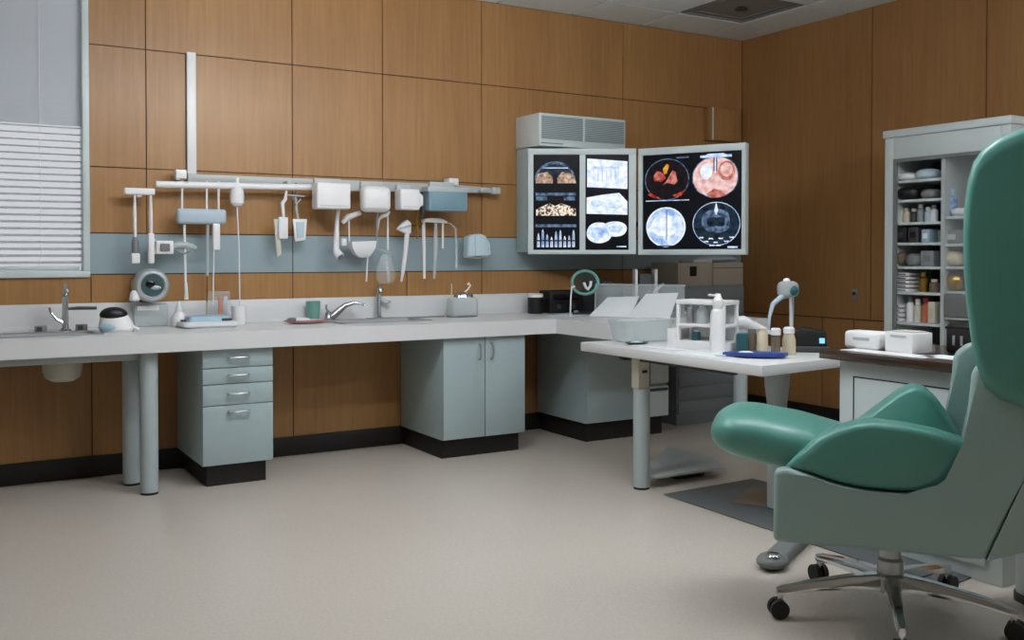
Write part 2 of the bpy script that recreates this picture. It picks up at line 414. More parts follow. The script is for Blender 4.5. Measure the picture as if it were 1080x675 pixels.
# ------------------------------------------------------------------ wall rail with hanging instruments
RY = 5.60   # plane of the hanging things
t = thing('wall_rail', 'long grey wall rail with white front tube for hanging instruments', 'rail', (1.09, YB, 1.58))
MB().prism([(.19, -.045, .03), (1.86, -.045, .045), (2.19, -.045, .055), (2.19, -.045, .072), (1.9, -.045, .085), (.19, -.045, .083)], (0, .044, 0), 'rail_grey', .003).build('back_plate', t)
MB().cyl((0, -.12, .012), (1.05, -.12, .03), .019, 'white', n=14).build('front_tube', t, label='white front tube')
MB().prism([(.95, -.13, .012), (1.87, -.13, .03), (2.18, -.07, .04), (2.18, -.07, .065), (1.9, -.13, .07), (.95, -.13, .05)], (0, .03, 0), 'rail_grey', .004).build('front_bar', t)
for x in (.12, .75, 1.5, 2.05): MB().bx((x-.012, -.12, .04), (x+.012, -.02, .06), 'rail_grey', .003).build('bracket', t)
MB().bx((.11, -.11, .05), (.17, -.045, .1), 'white', .005).build('end_block', t)
MB().bx((1.8, -.128, .072), (1.87, -.05, .12), 'white', .005).build('clip_block', t)
MB().bx((2.14, -.1, .03), (2.2, -.045, .075), 'rail_grey', .006).build('end_cap', t)
def hp(x, y): return P(x, y, Y=RY)
def hang(name, label, cat, x, y, group=None):
    """a thing hung on the rail plane; l(x,y) gives its local coordinates from a measured photo point"""
    o = hp(x, y); t = thing(name, label, cat, o, 0, group)
    def l(px, py, dy=0.): v = hp(px, py)-o; v.y = dy; return v
    return t, l
def rbox(px0, py0, px1, py1, l, d, m, bev, dy=0., b=None):
    a, c = l(px0, py1), l(px1, py0); b = b or MB()
    return b.bx((a.x, dy-d/2, a.z), (c.x, dy+d/2, c.z), m, bev, 3)
# 1 T-hanger with two handpieces
t, l = hang('instrument_hanger', 'white T-shaped wall hanger holding two handpieces near the window', 'hanger', 147, 204)
rbox(131, 199, 163, 205, l, .03, 'white', .006).bx((l(147, 204).x-.012, 0, l(0, 203).z), (l(147, 204).x+.012, .119, l(0, 200).z), 'white').build('cross_bar', t)
for px, lab in ((142, 'white slim handpiece hanging left on the T-shaped wall hanger'), (159, 'white straight handpiece hanging right on the T-shaped wall hanger')):
    t, l = hang('handpiece', lab, 'handpiece', px, 205, 'handpieces on the T-shaped hanger')
    MB().tube([l(px, 205.5), l(px, 225), l(px+.5, 252)], [.006, .010, .008], 'white', 10).build('stem', t)
    if px == 142:
        MB().tube([l(px, 250), l(px+.5, 256), l(px+.5, 266)], [.010, .02, .018], 'mid_grey', 12).build('grip', t, label='grey grip')
        rbox(138, 267, 147, 278, l, .045, 'white', .008).build('tip_block', t)
    else:
        rbox(156, 246, 162.5, 278, l, .03, 'white', .008).build('grip', t)
        MB().tube([l(162, 252), l(165, 256), l(163, 268)], .006, 'white_soft', 8).build('hook', t)
# 2 wall bracket with gauge dial
t, l = hang('wall_bracket', 'small white bracket with oval grey dial mounted across the blue stripe', 'bracket', 183, 268)
rbox(164, 254, 182, 268, l, .05, 'white', .006).build('block', t)
rbox(168, 257, 178, 265, l, .012, 'mid_grey', .004, -.03).build('label_window', t)
b = MB().tube([l(181, 262), l(186, 259), l(194, 258.5), l(203, 260), l(207, 262)], [.012, .02, .022, .016, .01], 'rail_grey', 12)
b.tube([l(183, 264, -.02), l(192, 268, -.02), l(200, 265, -.02)], .004, 'mid_grey', 8).build('arm', t)
MB().bx((l(172, 0).x-.01, .02, l(0, 264).z), (l(172, 0).x+.01, .119, l(0, 258).z), 'rail_grey').build('wall_mount', t)
# 3 three rods carrying a pale blue holder bar
t, l = hang('tool_holder', 'pale blue horizontal tool holder hung from the rail on three white rods', 'holder', 212, 236)
rbox(186, 221, 238, 236, l, .06, 'pale_grey_blue', .018).build('bar', t)
for px in (192, 218, 230.5): MB().cyl(l(px, 222), l(px, 191), .006, 'white', n=10).build('rod', t)
t, l = hang('tube_probe', 'long thin white probe tube hanging from left end of pale blue holder', 'probe', 195, 237)
MB().tube([l(194.5, 237), l(195, 270), l(196, 312)], .007, 'white_soft', 10).build('tube', t)
MB().tube([l(196.5, 298), l(196.5, 316)], [.006, .012], 'white', 10).build('tip', t)
t, l = hang('tube_probe', 'thin grey probe tube hanging in the middle of pale blue holder', 'probe', 219, 237)
MB().tube([l(219, 237), l(219, 270), l(218.5, 291)], .008, 'rail_grey', 10).build('tube', t)
MB().tube([l(218.5, 289), l(218, 334)], .003, 'brass', 8).build('needle', t)
t, l = hang('handpiece', 'white flat handpiece with thin cord hanging right under pale blue holder', 'handpiece', 226, 237)
rbox(222.5, 236, 230, 264, l, .03, 'white', .008, -.035).build('grip', t)
MB().tube([l(224, 262, -.035), l(223.5, 300, -.03), l(223.5, 322, -.03)], .004, 'white_soft', 8).build('cord', t)
# 4 white bulb with cord
t, l = hang('suction_bulb', 'white bulb hanging from the rail with long cord down to the worktop', 'bulb', 250, 218)
MB().lathe([(.0, 0), (.025, .004), (.038, .02), (.04, .06), (.036, .095), (.02, .115), (.012, .13), (.012, .165)], (0, 0, 0), 'white').build('bulb', t)
MB().tube([l(250, 217), l(252, 260), l(253, 322)], .004, 'white_soft', 8).build('cord', t)
# 5 two paddles
t, l = hang('paddle_tool', 'white double-bladed paddle hanging from the rail hook, left one', 'paddle', 298, 213)
MB().tube([l(302, 201), l(301, 210), l(298, 214), l(299, 230)], [.006, .01, .012, .008], 'white', 10).build('stem', t)
rbox(293, 229, 303, 252, l, .02, 'white_soft', .008, -.01).build('blade', t)
MB().prism([l(289, 231), l(295, 231), l(297, 268), l(292.5, 271)], (0, .02, 0), 'off_white', .004).build('blade', t)
t, l = hang('paddle_tool', 'white square-framed spatula hanging from a chrome clip on the rail', 'paddle', 314, 205)
MB().prism([l(309, 231), l(324, 231), l(322.5, 253), l(311.5, 255)], (0, .014, 0), 'white', .004).build('frame', t)
MB().prism([l(312, 234), l(321, 234), l(320, 250), l(313, 251)], (0, -.006, 0), 'paper_blue', .002).build('blade', t)
MB().tube([l(315, 232, .007), l(313, 220, .007), l(312, 206, .007)], .007, 'rail_grey', 8).build('stem', t)
MB().tube([l(303, 206), l(312, 206.5), l(321, 207)], .007, 'chrome', 8).tube([l(308, 208), l(312, 216), l(317, 210)], .006, 'chrome', 8).tube([l(312, 207), l(312, 193)], .006, 'chrome', 8).build('clip', t, label='chrome clip')
# 6 dispensers
def disp(lab, x0, y0, x1, y1, bev, m='white'):
    t, l = hang('dispenser_box', lab, 'dispenser', (x0+x1)/2, y1, 'dispenser boxes on the rail')
    rbox(x0, y0, x1, y1, l, .10, m, bev, -.09).build('case', t)
    a, c = l(x0, y1), l(x1, y0)
    MB().bx((a.x+.015, -.142, a.z+.018), (c.x-.015, -.1405, a.z+.021), 'rail_grey').build('seam', t)
    MB().bx((a.x+.02, -.04, c.z-.02), (c.x-.02, -.012, c.z+.03), 'rail_grey', .003).build('hook_strip', t)
    return t, l
disp('square white dispenser box on the rail, leftmost of three', 326, 195, 361, 221, .012)
disp('rounded white dispenser box on the rail, middle of three', 375, 198, 404, 224, .035)
t, l = disp('small white dispenser box with chamfered right end on the rail', 413, 201, 433, 222, .012)
MB().prism([l(432, 203, -.13), l(437, 208, -.13), l(437, 217, -.13), l(432, 221, -.13)], (0, .08, 0), 'white', .004).build('chamfered_end', t)
MB().bx((l(438, 0).x, -.1, l(0, 218).z), (l(440, 0).x, -.06, l(0, 206).z), 'dark_grey', .003).build('dark_nozzle', t)
t, l = hang('control_box', 'teal-blue control box hung below the right part of the rail', 'box', 462, 223)
rbox(443, 201, 483, 223, l, .09, 'teal_plastic', .006, -.085).build('case', t)
rbox(446, 204, 480, 220, l, .004, 'teal_plastic', .001, -.132).build('face', t)
rbox(441.5, 199.5, 484, 203, l, .1, 'rail_grey', .003, -.085).build('top_trim', t)
rbox(450, 193, 476, 205, l, .03, 'rail_grey', .003, -.03).build('hook_strip', t)
# 7 hoses, scoops and glass tubes in the middle
t, l = hang('shower_handpiece', 'white hose handpiece with round end hanging left in the middle cluster', 'handpiece', 356, 222)
MB().tube([l(357, 221.5), l(355.5, 232), l(355, 248), l(354.5, 262)], [.011, .012, .016, .018], 'white', 12).build('grip', t)
MB().tube([l(354, 262), l(355, 267, -.01), l(357, 271, -.03)], [.018, .026, .027], 'white_soft', 14).tube([l(356.9, 270.8, -.029), l(357.2, 271.3, -.033)], .019, 'mid_grey', 14).build('round_end', t)
MB().bx((l(359, 0).x, -.015, l(0, 257).z), (l(364, 0).x, .015, l(0, 248).z), 'white', .004).build('trigger', t)
t, l = hang('swing_arm', 'white angled arm with small scoop basin hanging below middle dispenser', 'arm', 380, 224)
MB().tube([l(361, 235), l(367, 229), l(380, 224.5)], [.012, .02, .015], 'white', 12).build('arm', t)
MB().tube([l(368, 230), l(368.5, 257)], .005, 'white_soft', 8).build('rod', t)
MB().cyl(l(370, 229), l(370, 229, .1195), .008, 'rail_grey', n=10).build('wall_peg', t)
rings = []
for f, (x0, x1, y, d) in enumerate(((368, 394, 255, .05), (369, 393, 262, .05), (373, 390, 268, .04), (380, 388, 272, .02))):
    a, c = l(x0, y), l(x1, y); rings.append([Vector((a.x, -d, a.z)), Vector((c.x, -d, c.z+.005)), Vector((c.x, .02, c.z+.005)), Vector((a.x, .02, a.z))])
MB().ring_loft(rings, 'white').build('scoop', t)
MB().tube([l(388, 268), l(387, 285), l(386.5, 297)], .005, 'white_soft', 8).build('drip_rod', t)
t, l = hang('probe_needle', 'thin dark-tipped metal probe hanging beneath the middle dispenser', 'probe', 396, 222)
MB().tube([l(396, 200, -.025), l(396, 222, -.025), l(396, 240, -.025), l(395, 262, -.025)], [.004, .008, .008, .006], 'steel', 8).build('shaft', t)
MB().tube([l(395, 262, -.025), l(402, 264, -.025), l(409, 267, -.025), l(411, 275, -.025)], .004, 'rail_grey', 8).build('hooked_tip', t)
t, l = hang('hook_probe', 'white double-hooked probe with two thin legs hanging in the middle', 'probe', 408, 224)
MB().tube([l(399, 232), l(403, 228), l(408, 227), l(411, 223)], [.006, .012, .014, .006], 'white', 10).build('hook', t)
MB().tube([l(400, 231), l(397.5, 245), l(397, 258)], .007, 'white', 8).build('leg', t)
MB().tube([l(409, 228), l(409, 245), l(409, 264)], .006, 'white_soft', 8).build('leg', t)
t, l = hang('flask', 'clear hanging flask with pale tube in the middle of the blue stripe', 'flask', 407, 301)
c = l(406.5, 300); hgt = l(0, 268).z-c.z
MB().lathe([(.04, .005), (.062, .03), (.062, hgt*.5), (.04, hgt*.8), (.03, hgt)], c, 'clear', cap=False, sy=.7).build('vessel', t)
MB().tube([l(409, 275), l(410, 298)], .009, 'frosted', 8).build('inner_tube', t)
t, l = hang('scraper_tool', 'white hooded scraper with long tapering handle right of the flask', 'scraper', 428, 233)
MB().prism([l(419, 242), l(424, 236), l(430, 231.5), l(434, 235), l(434, 246), l(430, 247)], (0, .035, 0), 'white', .006).build('hood', t)
MB().prism([l(420.5, 240.5), l(432, 237), l(433, 239), l(421, 242)], (0, -.006, 0), 'rail_grey', .001).build('hood_slot', t)
MB().tube([l(430.5, 246, .018), l(429, 265, .018), l(426.5, 285, .018), l(424.5, 297, .018)], [.016, .014, .012, .006], 'white', 10).build('handle', t)
t, l = hang('brass_clip', 'small brass bracket pin on the wood wall right of scraper', 'bracket', 440, 252)
MB().tube([l(440, 222), l(440, 252)], .006, 'brass', 8).tube([l(436, 236), l(446, 236)], .005, 'brass', 8).build('pin', t)
MB().cyl(l(440, 238), l(440, 238, .1195), .005, 'brass', n=10).build('wall_peg', t)
t, l = hang('tube_rack', 'white curved rack holding long tubes over the blue stripe', 'rack', 460, 230)
MB().prism([l(447, 234), l(448, 231), l(456, 229.5), l(466, 230.5), l(472, 233.5), l(472, 235.5)], (0, .05, 0), 'white', .004).build('top', t)
MB().tube([l(448, 233, .02), l(448.5, 260, .02), l(449, 294, .02)], [.011, .011, .008], 'white', 10).build('tube', t)
MB().tube([l(461, 234, .02), l(461, 260, .02), l(459.5, 294, .02)], [.010, .014, .008], 'frosted', 10).build('tube', t)
MB().tube([l(468.5, 234, .02), l(468.5, 262, .02)], .007, 'white_soft', 8).build('tube', t)
MB().tube([l(471, 235, .02), l(477, 236, .02), l(482, 241, .02), l(483, 260, .02), l(483, 283, .02)], [.005, .005, .006, .008, .01], 'frosted', 10).build('curved_tube', t)
t, l = hang('gauze_cap', 'crumpled pale blue cap hung on the right end of blue stripe', 'cap', 503, 271)
b = MB()
for k, (d0, d1, pg) in enumerate(((-.045, .03, ((490, 271), (491, 250), (498, 247), (503, 254), (505, 270))), (-.055, .03, ((497, 270), (497, 248), (504, 246.5), (509, 255), (511, 270))), (-.04, .035, ((504, 270), (503, 247), (509, 248.5), (514, 257), (515, 269))))):
    b.prism([l(x, y, d0) for x, y in pg], (0, d1-d0, 0), 'paper_blue', .008, 3)
b.build('cloth', t)
MB().tube([l(490, 271), l(503, 272), l(514, 270)], .006, 'white', 8).build('brim', t)
MB().cyl(l(503, 259, .05), l(503, 259, .1195), .012, 'white').build('wall_peg', t)
# round chrome gauge and the pale fitting beneath it
t, l = hang('round_gauge', 'round chrome dial gauge mounted on wood wall above the worktop', 'gauge', 160, 318)
c = l(160, 301); AX = rotm(x=R(90))
MB().lathe([(.001, -.118), (.085, -.118), (.092, -.10), (.092, .01), (.08, .028), (.066, .03), (.062, .02), (.001, .018)], c, 'silver', 32, axis=AX).build('case', t)
MB().lathe([(.001, .0205), (.06, .021), (.061, .0185)], c, 'lens', 32, axis=AX).build('dial', t)
MB().ell(c+Vector((-.012, -.021, .008)), (.026, .006, .022), 'black_gloss').ell(c+Vector((.018, -.021, -.012)), (.028, .005, .012), 'silver').build('pointer', t)
MB().lathe([(.02, 0), (.03, .01), (.022, .05), (.012, .06)], l(142, 318), 'white', 12).tube([l(143, 312), l(143, 298)], .008, 'mid_grey', 8).build('side_valve', t)
wy = YB-.055
o = P(159, 342, Y=wy)
t = thing('glove_box', 'pale translucent box standing on the worktop beneath the round gauge', 'box', (P(157, 0, Y=wy).x, wy, CT+.0005))
MB().bx((-.09, -.02, 0), (.09, .025, .125), 'frosted', .01).build('case', t)
MB().bx((-.075, -.022, .09), (.04, -.0205, .115), 'white', .0005).build('white_label', t)

# ------------------------------------------------------------------ things on the worktop
def on(x, y, z=CT): p = P(x, y, Z=z); return Vector((p.x, p.y, z+.0006))
def faucet(name, label, loc, h, reach, dirx=0, lever='side'):
    t = thing(name, label, 'faucet', loc)
    MB().lathe([(.03, 0), (.03, .008), (.017, .018), (.015, h*.75), (.017, h*.78), (.014, h*.82)], (0, 0, 0), 'chrome').build('body', t)
    pts = [(0, 0, h*.8), (0, 0, h*.93), (dirx*reach*.2, -.02, h), (dirx*reach*.7, -reach*.55, h*.99), (dirx*reach, -reach, h*.9), (dirx*reach, -reach, h*.83)]
    MB().tube(pts, [.012, .012, .012, .011, .012, .013], 'chrome', 12).build('spout', t)
    return t
t = faucet('faucet', 'tall chrome faucet with long dark lever beside the window', (.625, 5.535, CT+.0006), .235, .06)
MB().tube([(.01, 0, .115), (.06, -.005, .118), (.15, -.01, .116)], [.006, .009, .008], 'dark_grey', 8).build('lever', t, label='dark lever')
MB().tube([(-.012, 0, .045), (-.04, 0, .06), (-.07, 0, .10), (-.075, 0, .125)], [.010, .009, .006, .008], 'chrome', 8).build('side_handle', t)
t = faucet('faucet', 'slim chrome column faucet behind the middle sink', (2.43, 5.66, CT+.0006), .2, .03)
MB().tube([(.01, 0, .12), (.05, -.01, .10), (.075, -.01, .105)], [.010, .014, .007], 'steel', 10).build('lever', t)
t = thing('faucet', 'low curved chrome lever tap at left of the middle sink', 'faucet', (2.11, 5.63, CT+.0006))
MB().lathe([(.026, 0), (.028, .01), (.02, .02), (.018, .045), (.008, .055)], (-.02, 0, 0), 'steel', 16).build('valve', t)
MB().tube([(.0, 0, .02), (.04, -.01, .055), (.08, -.02, .09), (.13, -.04, .105), (.17, -.05, .10), (.19, -.055, .09)], [.024, .022, .016, .011, .009, .009], 'chrome', 12).build('spout', t)
MB().tube([(-.02, 0, .05), (-.035, 0, .075), (-.03, 0, .095)], [.008, .006, .005], 'steel', 8).build('knob', t)
for x, y, lab in ((43, 353, 'small dark drain stopper block left of the tall window-side faucet'), (86, 352, 'small dark drain stopper block right of the tall window-side faucet')):
    p = P(x, y, Y=5.52); t = thing('stopper_block', lab, 'stopper', (p.x, 5.52, CT+.0006), 0, 'stopper blocks by the left sink')
    MB().bx((-.028, -.015, 0), (.028, .015, .034), 'mid_grey', .004).build('block', t); MB().bx((-.02, -.017, .006), (.005, -.0155, .028), 'dark_grey').build('dark_face', t)
t = thing('scrub_brush', 'white and blue rounded scrub dispenser with black dome top by the left sink', 'dispenser', (.845, 5.36, CT+.0006), R(-8))
b = MB().ring_loft([[Vector((x*s+.0+sh, y*s, z)) for x, y in [(.088*math.cos(2*PI*k/20), .05*math.sin(2*PI*k/20)) for k in range(20)]] for s, z, sh in ((.85, 0, .005), (1, .012, .004), (.95, .04, 0), (.82, .07, -.006), (.74, .085, -.01))], 'white')
b.build('body', t); MB().ell((-.035, -.03, .025), (.05, .025, .02), 'pale_blue').build('blue_sleeve', t)
MB().ell((-.012, 0, .088), (.068, .045, .04), 'black').build('dome', t, label='black dome')
MB().tube([(.05, -.01, .05), (.08, -.02, .025), (.11, -.025, .008)], [.012, .008, .008], 'white', 8).build('nozzle', t)
# scale tray group
t = thing('scale', 'flat pale blue benchtop scale with raised pan on the worktop', 'scale', on(219, 345, CT), R(0))
b = MB()
def rr2(hx, hy, z, rad, n=5):
    out = []
    for qx, qy, a0 in ((1, 1, 0), (-1, 1, 90), (-1, -1, 180), (1, -1, 270)):
        for i in range(n+1):
            a = R(a0+90*i/n); out.append(Vector((qx*(hx-rad)+rad*math.cos(a), qy*(hy-rad)+rad*math.sin(a), z)))
    return out
b.ring_loft([rr2(.13, .085, 0, .03), rr2(.15, .1, .012, .035), rr2(.15, .1, .03, .035), rr2(.14, .09, .034, .03)], 'white_soft').build('base', t)
MB().ring_loft([rr2(.115, .07, .034, .02), rr2(.11, .065, .06, .02), rr2(.10, .055, .066, .02)], 'pale_blue').build('pan', t, label='pale blue raised pan')
MB().bx((.06, -.075, .036), (.115, -.066, .05), 'dark_grey', .003).build('display', t)
MB().bx((-.145, -.04, .034), (-.12, 0, .045), 'dark_grey', .003).build('switch', t)
def bottle(name, label, loc, prof, m, cap=None, group=None, cat='bottle', nozzle=None, n=20, capm='white'):
    t = thing(name, label, cat, loc, 0, group)
    MB().lathe([(.0005, 0)]+prof+[(.0005, prof[-1][1])], (0, 0, 0), m, n).build('body', t)
    if cap: MB().lathe([(.0005, cap[0][1])]+cap+[(.0005, cap[-1][1])], (0, 0, 0), capm, n).build('cap', t)
    if nozzle: MB().tube(nozzle, .005, 'white', 8).build('nozzle', t)
    return t
bottle('squeeze_bottle', 'white tapered squeeze bottle standing left of the scale', (1.205, 5.58, CT+.0006), [(.04, 0), (.042, .01), (.042, .05), (.022, .08)], 'white', [(.02, .08), (.018, .1), (.005, .14)])
t = thing('cup', 'white cylindrical cup standing right of the scale', 'cup', (1.53, 5.56, CT+.0006))
MB().lathe([(.0005, 0), (.036, 0), (.040, .01), (.04, .105), (.036, .105), (.034, .01), (.0005, .008)], (0, 0, 0), 'white', cap=False).build('body', t)
MB().lathe([(.041, .098), (.0425, .102), (.041, .107)], (0, 0, 0), 'white', cap=False).build('rim', t)
t = thing('specimen_box', 'tall clear acrylic box with pale orange strip behind the scale', 'box', (1.43, 5.62, CT+.0006))
MB().bx((-.06, -.03, 0), (.06, .03, .19), 'clear', .004).build('case', t)
MB().bx((.0, -.012, .003), (.025, .0, .15), 'orange', .002).build('strip', t, label='pale orange strip')
MB().bx((.03, -.012, .003), (.05, .0, .16), 'pale_grey_blue', .002).build('strip', t)
t = thing('plate', 'red-rimmed oval plate with pinkish food on the middle worktop', 'plate', (1.90, 5.48, CT+.0006))
MB().lathe([(.0005, .002), (.08, 0), (.13, .014), (.125, .018), (.08, .006), (.0005, .006)], (0, 0, 0), 'pink', 28, cap=False, sy=.75).build('dish', t)
MB().lathe([(.124, .0145), (.13, .0145), (.131, .018), (.125, .019)], (0, 0, 0), 'red_plate', 28, cap=False, sy=.75).build('rim', t, label='thin red rim')
MB().ell((-.03, 0, .02), (.055, .04, .014), 'white_soft').build('napkin', t); MB().ell((-.085, 0, .022), (.03, .03, .014), 'mid_grey').build('grey_pad', t)
t = thing('tumbler', 'seafoam green tumbler standing behind the red-rimmed plate', 'cup', (2.0, 5.645, CT+.0006))
MB().lathe([(.0005, 0), (.036, 0), (.042, .115), (.038, .115), (.033, .006), (.0005, .006)], (0, 0, 0), 'seafoam_cup', cap=False).build('body', t)
MB().lathe([(.0425, .11), (.044, .114), (.042, .118)], (0, 0, 0), 'seafoam_cup', cap=False).build('rim', t)
t = thing('canister', 'frosted canister with chrome domed lid and hooked knob right of the middle sink', 'canister', (2.96, 5.55, CT+.0006))
MB().ring_loft([rr2(.095, .055, .004, .03), rr2(.1, .06, .015, .035), rr2(.095, .055, .11, .03), rr2(.085, .05, .125, .03)], 'frosted').build('jar', t)
MB().lathe([(.0005, 0), (.105, 0), (.11, .006), (.1, .01), (.0005, .004)], (0, 0, 0), 'mid_grey', 24, cap=False, sy=.7).build('saucer', t)
MB().lathe([(.07, .124), (.065, .14), (.04, .155), (.0005, .16)], (.01, 0, 0), 'chrome', cap=False, sy=.7).build('lid', t, label='chrome domed lid')
MB().tube([(.02, 0, .157), (.045, 0, .175), (.06, 0, .2), (.05, 0, .215), (.04, 0, .205)], .006, 'white', 8).build('knob', t)
MB().tube([(-.06, .03, .126), (-.06, .03, .21)], .004, 'off_white', 8).build('straw', t)
tag(MB().tube([(-.38, .03, .003), (-.2, .02, .003), (-.05, 0, .003), (.13, -.04, .003)], .003, 'mid_grey', 8).build('cord', None, (2.72, 5.62, CT+.0006)), 'thin grey cord lying on the worktop beside the middle sink', 'cord')
# corner clutter
t = thing('canister', 'black canister with white lid at the worktop corner', 'canister', (3.55, 5.60, CT+.0006))
MB().lathe([(.0005, 0), (.05, 0), (.052, .01), (.052, .11), (.0005, .11)], (0, 0, 0), 'black').build('body', t)
MB().lathe([(.0005, .1105), (.053, .1105), (.053, .13), (.045, .136), (.0005, .136)], (0, 0, 0), 'white').build('lid', t, label='white lid')
t = thing('radio_unit', 'black box unit at the back of worktop behind the magnifier', 'box', (3.75, 5.60, CT+.0006))
MB().bx((-.13, -.07, 0), (.15, .07, .155), 'black', .012).build('case', t)
MB().bx((-.10, -.074, .09), (.1, -.0705, .13), 'black_gloss', .002).build('panel', t)
for x in (-.06, .06): MB().cyl((x, -.085, .045), (x, -.0705, .045), .016, 'dark_grey').build('knob', t)
t = thing('magnifier', 'round tilted greenish magnifying lens on a thin stand at the corner', 'magnifier', on(602, 334))
bp = t.location
def ml(x, y, dy=0.):
    v = P(x, y, Y=bp.y)-bp; v.y += dy; return v
MB().lathe([(.0005, 0), (.055, 0), (.05, .008), (.0005, .012)], (0, 0, 0), 'frosted', cap=False).build('foot', t)
MB().tube([ml(601.5, 332), ml(602, 315), ml(603, 303)], .005, 'white_soft', 8).build('stem', t)
AX = rotm(x=R(78), z=R(-38)); c = ml(617, 298)
MB().lathe([(.075, -.014), (.088, -.01), (.09, .005), (.082, .014), (.072, .01), (.072, -.01)], c, 'seafoam_cup', 32, cap=False, axis=AX, sx=1.05, sy=.95).build('ring', t)
MB().lathe([(.0005, -.004), (.072, -.002), (.072, .002), (.0005, .004)], c, 'glass_dark', 32, cap=False, axis=AX).build('lens', t)
MB().tube([c+Vector((-.03, -.03, -.0)), c+Vector((-.012, -.03, -.035)), c+Vector((.0, -.03, -.045)), c+Vector((.022, -.03, -.02)), c+Vector((.025, -.03, .01))], .009, 'white', 8).build('handle_clip', t)
MB().tube([ml(603, 303), ml(606, 302)], .007, 'white_soft', 8).build('hinge', t)
def sheet(name, label, cat, loc, w, d, rz, m, th=.0025, group=None, curl=0.):
    b = MB(); nx, ny = 8, 6; 
    g = [[b.bm.verts.new((-w/2+w*i/nx, -d/2+d*j/ny, curl*((i/nx)**2)*(1 if j % 2 else .9)+.0003)) for j in range(ny+1)] for i in range(nx+1)]
    fs = [b.bm.faces.new((g[i][j], g[i+1][j], g[i+1][j+1], g[i][j+1])) for i in range(nx) for j in range(ny)]
    r = bmesh.ops.extrude_face_region(b.bm, geom=fs)
    for v in [v for v in r['geom'] if isinstance(v, bmesh.types.BMVert)]: v.co.z += th
    b._fin(b.bm.faces[:], m)
    return tag(b.build(name, None, loc, rz), label, cat, group)
sheet('paper_sheet', 'pale blue paper sheet on the worktop before the black box unit', 'paper', (3.66, 5.35, CT+.0006), .26, .17, R(-20), 'paper_blue')
t = thing('clipboard', 'black clipboard lying at the worktop corner left of clear shield', 'clipboard', (3.90, 5.33, CT+.0006), R(-35))
MB().bx((-.19, -.12, 0), (.19, .12, .008), 'black', .003).build('board', t); MB().bx((-.17, -.1, .0083), (.15, .1, .0105), 'dark_grey').build('pages', t); MB().bx((-.18, -.04, .0085), (-.15, .04, .022), 'steel', .003).build('clamp', t)
# acrylic shield with papers leaning against it
t = thing('acrylic_shield', 'clear acrylic sneeze shield standing behind white papers on the corner worktop', 'shield', (3.95, 4.98, CT+.0006), R(-58))
MB().bx((-.30, -.004, .006), (.30, .004, .20), 'frosted_soft', .001).build('sheet', t)
MB().bx((-.31, -.007, .0), (.31, .007, .008), 'frosted').bx((-.307, -.006, .2), (.307, .006, .208), 'frosted').bx((-.309, -.006, .0), (-.3, .006, .2), 'frosted').build('frame', t)
def lean(label, loc, rz, w, h, tilt, m='paper'):
    t = thing('paper_stack', label, 'papers', loc, rz, 'white papers leaning on the shield')
    n = rotm(x=tilt)
    b = MB(); b.prism([n@Vector((-w/2-.03, 0, 0)), n@Vector((w/2, 0, 0)), n@Vector((w/2+.01, 0, h)), n@Vector((-w/2+.05, 0, h*.93))], n@Vector((0, .006, 0)), m, .001)
    zmin = min(v.co.z for v in b.bm.verts)
    for v in b.bm.verts: v.co.z -= zmin
    b.build('sheets', t); return t
lean('white papers leaning at the left against the acrylic shield', (3.74, 5.0, CT+.0006), R(-58), .25, .19, R(-48))
lean('white papers leaning at the right against the acrylic shield', (3.87, 4.77, CT+.0006), R(-58), .25, .21, R(-42))
t = thing('brush_bundle', 'brown and grey brush bundle tucked behind the leaning white papers', 'brush', (4.06, 5.02, CT+.0006), R(-58))
MB().tube([(-.03, 0, .01), (-.02, 0, .1), (.03, 0, .15)], [.012, .02, .03], 'brown_paper', 10).build('bristles', t); MB().tube([(.03, 0, .15), (.1, 0, .21)], [.01, .006], 'white_soft', 8).build('handle', t)
t = thing('binder_holder', 'white two-post file holder standing behind the acrylic shield', 'holder', (4.22, 5.25, CT+.0006), R(-25))
MB().bx((-.09, -.05, 0), (.09, .05, .012), 'dark_grey', .002).build('base', t)
for x in (-.075, .062): MB().bx((x-.009, -.045, .0125), (x+.009, .045, .30), 'white', .004).build('post', t)
MB().bx((-.05, -.03, .0125), (.04, .04, .27), 'dark_grey', .004).build('file', t)
t = thing('printer', 'dark squat printer in the shadowed corner below the angled display', 'printer', (4.07, 5.55, CT+.0006), R(-8))
MB().prism([(-.11, -.1, 0), (.12, -.1, 0), (.12, -.1, .2), (-.04, -.1, .22), (-.11, -.1, .14)], (0, .22, 0), 'dark_grey', .008).build('case', t)
MB().bx((-.08, -.16, .05), (.1, -.102, .06), 'mid_grey', .003).build('paper_tray', t)
# corner filing unit and what stands on it
FY = 5.30
t = thing('filing_unit', 'tall grey slatted filing unit standing in the room corner', 'cabinet', (4.93, FY, 0))
xa, xb = P(716, 0, Y=FY).x-4.93, P(787, 0, Y=FY).x-4.93
MB().bx((xa, .012, .0), (xb, .40, .985), 'unit_grey', .004).build('body', t)
for k in range(9): MB().bx((xa+.01, 0, .08+k*.1), (xb-.01, .0118, .165+k*.1), 'unit_grey', .004).build('drawer', t)
def cbox(label, x0, x1, z0, h, m, d=.3):
    t = thing('storage_box', label, 'box', ((x0+x1)/2, FY+.18, z0), 0, 'tan storage boxes on the filing unit'); w = (x1-x0)/2
    MB().bx((-w, -d/2, 0), (w, d/2, h), m, .004).build('body', t); return t, w, d
x0, x1, x2 = P(716, 0, Y=FY+.03).x, P(753, 0, Y=FY+.03).x, P(785, 0, Y=FY+.03).x
t, w, d = cbox('tan storage box with dark square opening atop the corner filing unit', x0, x1-.004, .9858, .165, 'tan_box')
MB().bx((-.055, -d/2-.002, .07), (.01, -d/2-.0003, .14), 'black', .0005).build('opening', t, label='dark square opening')
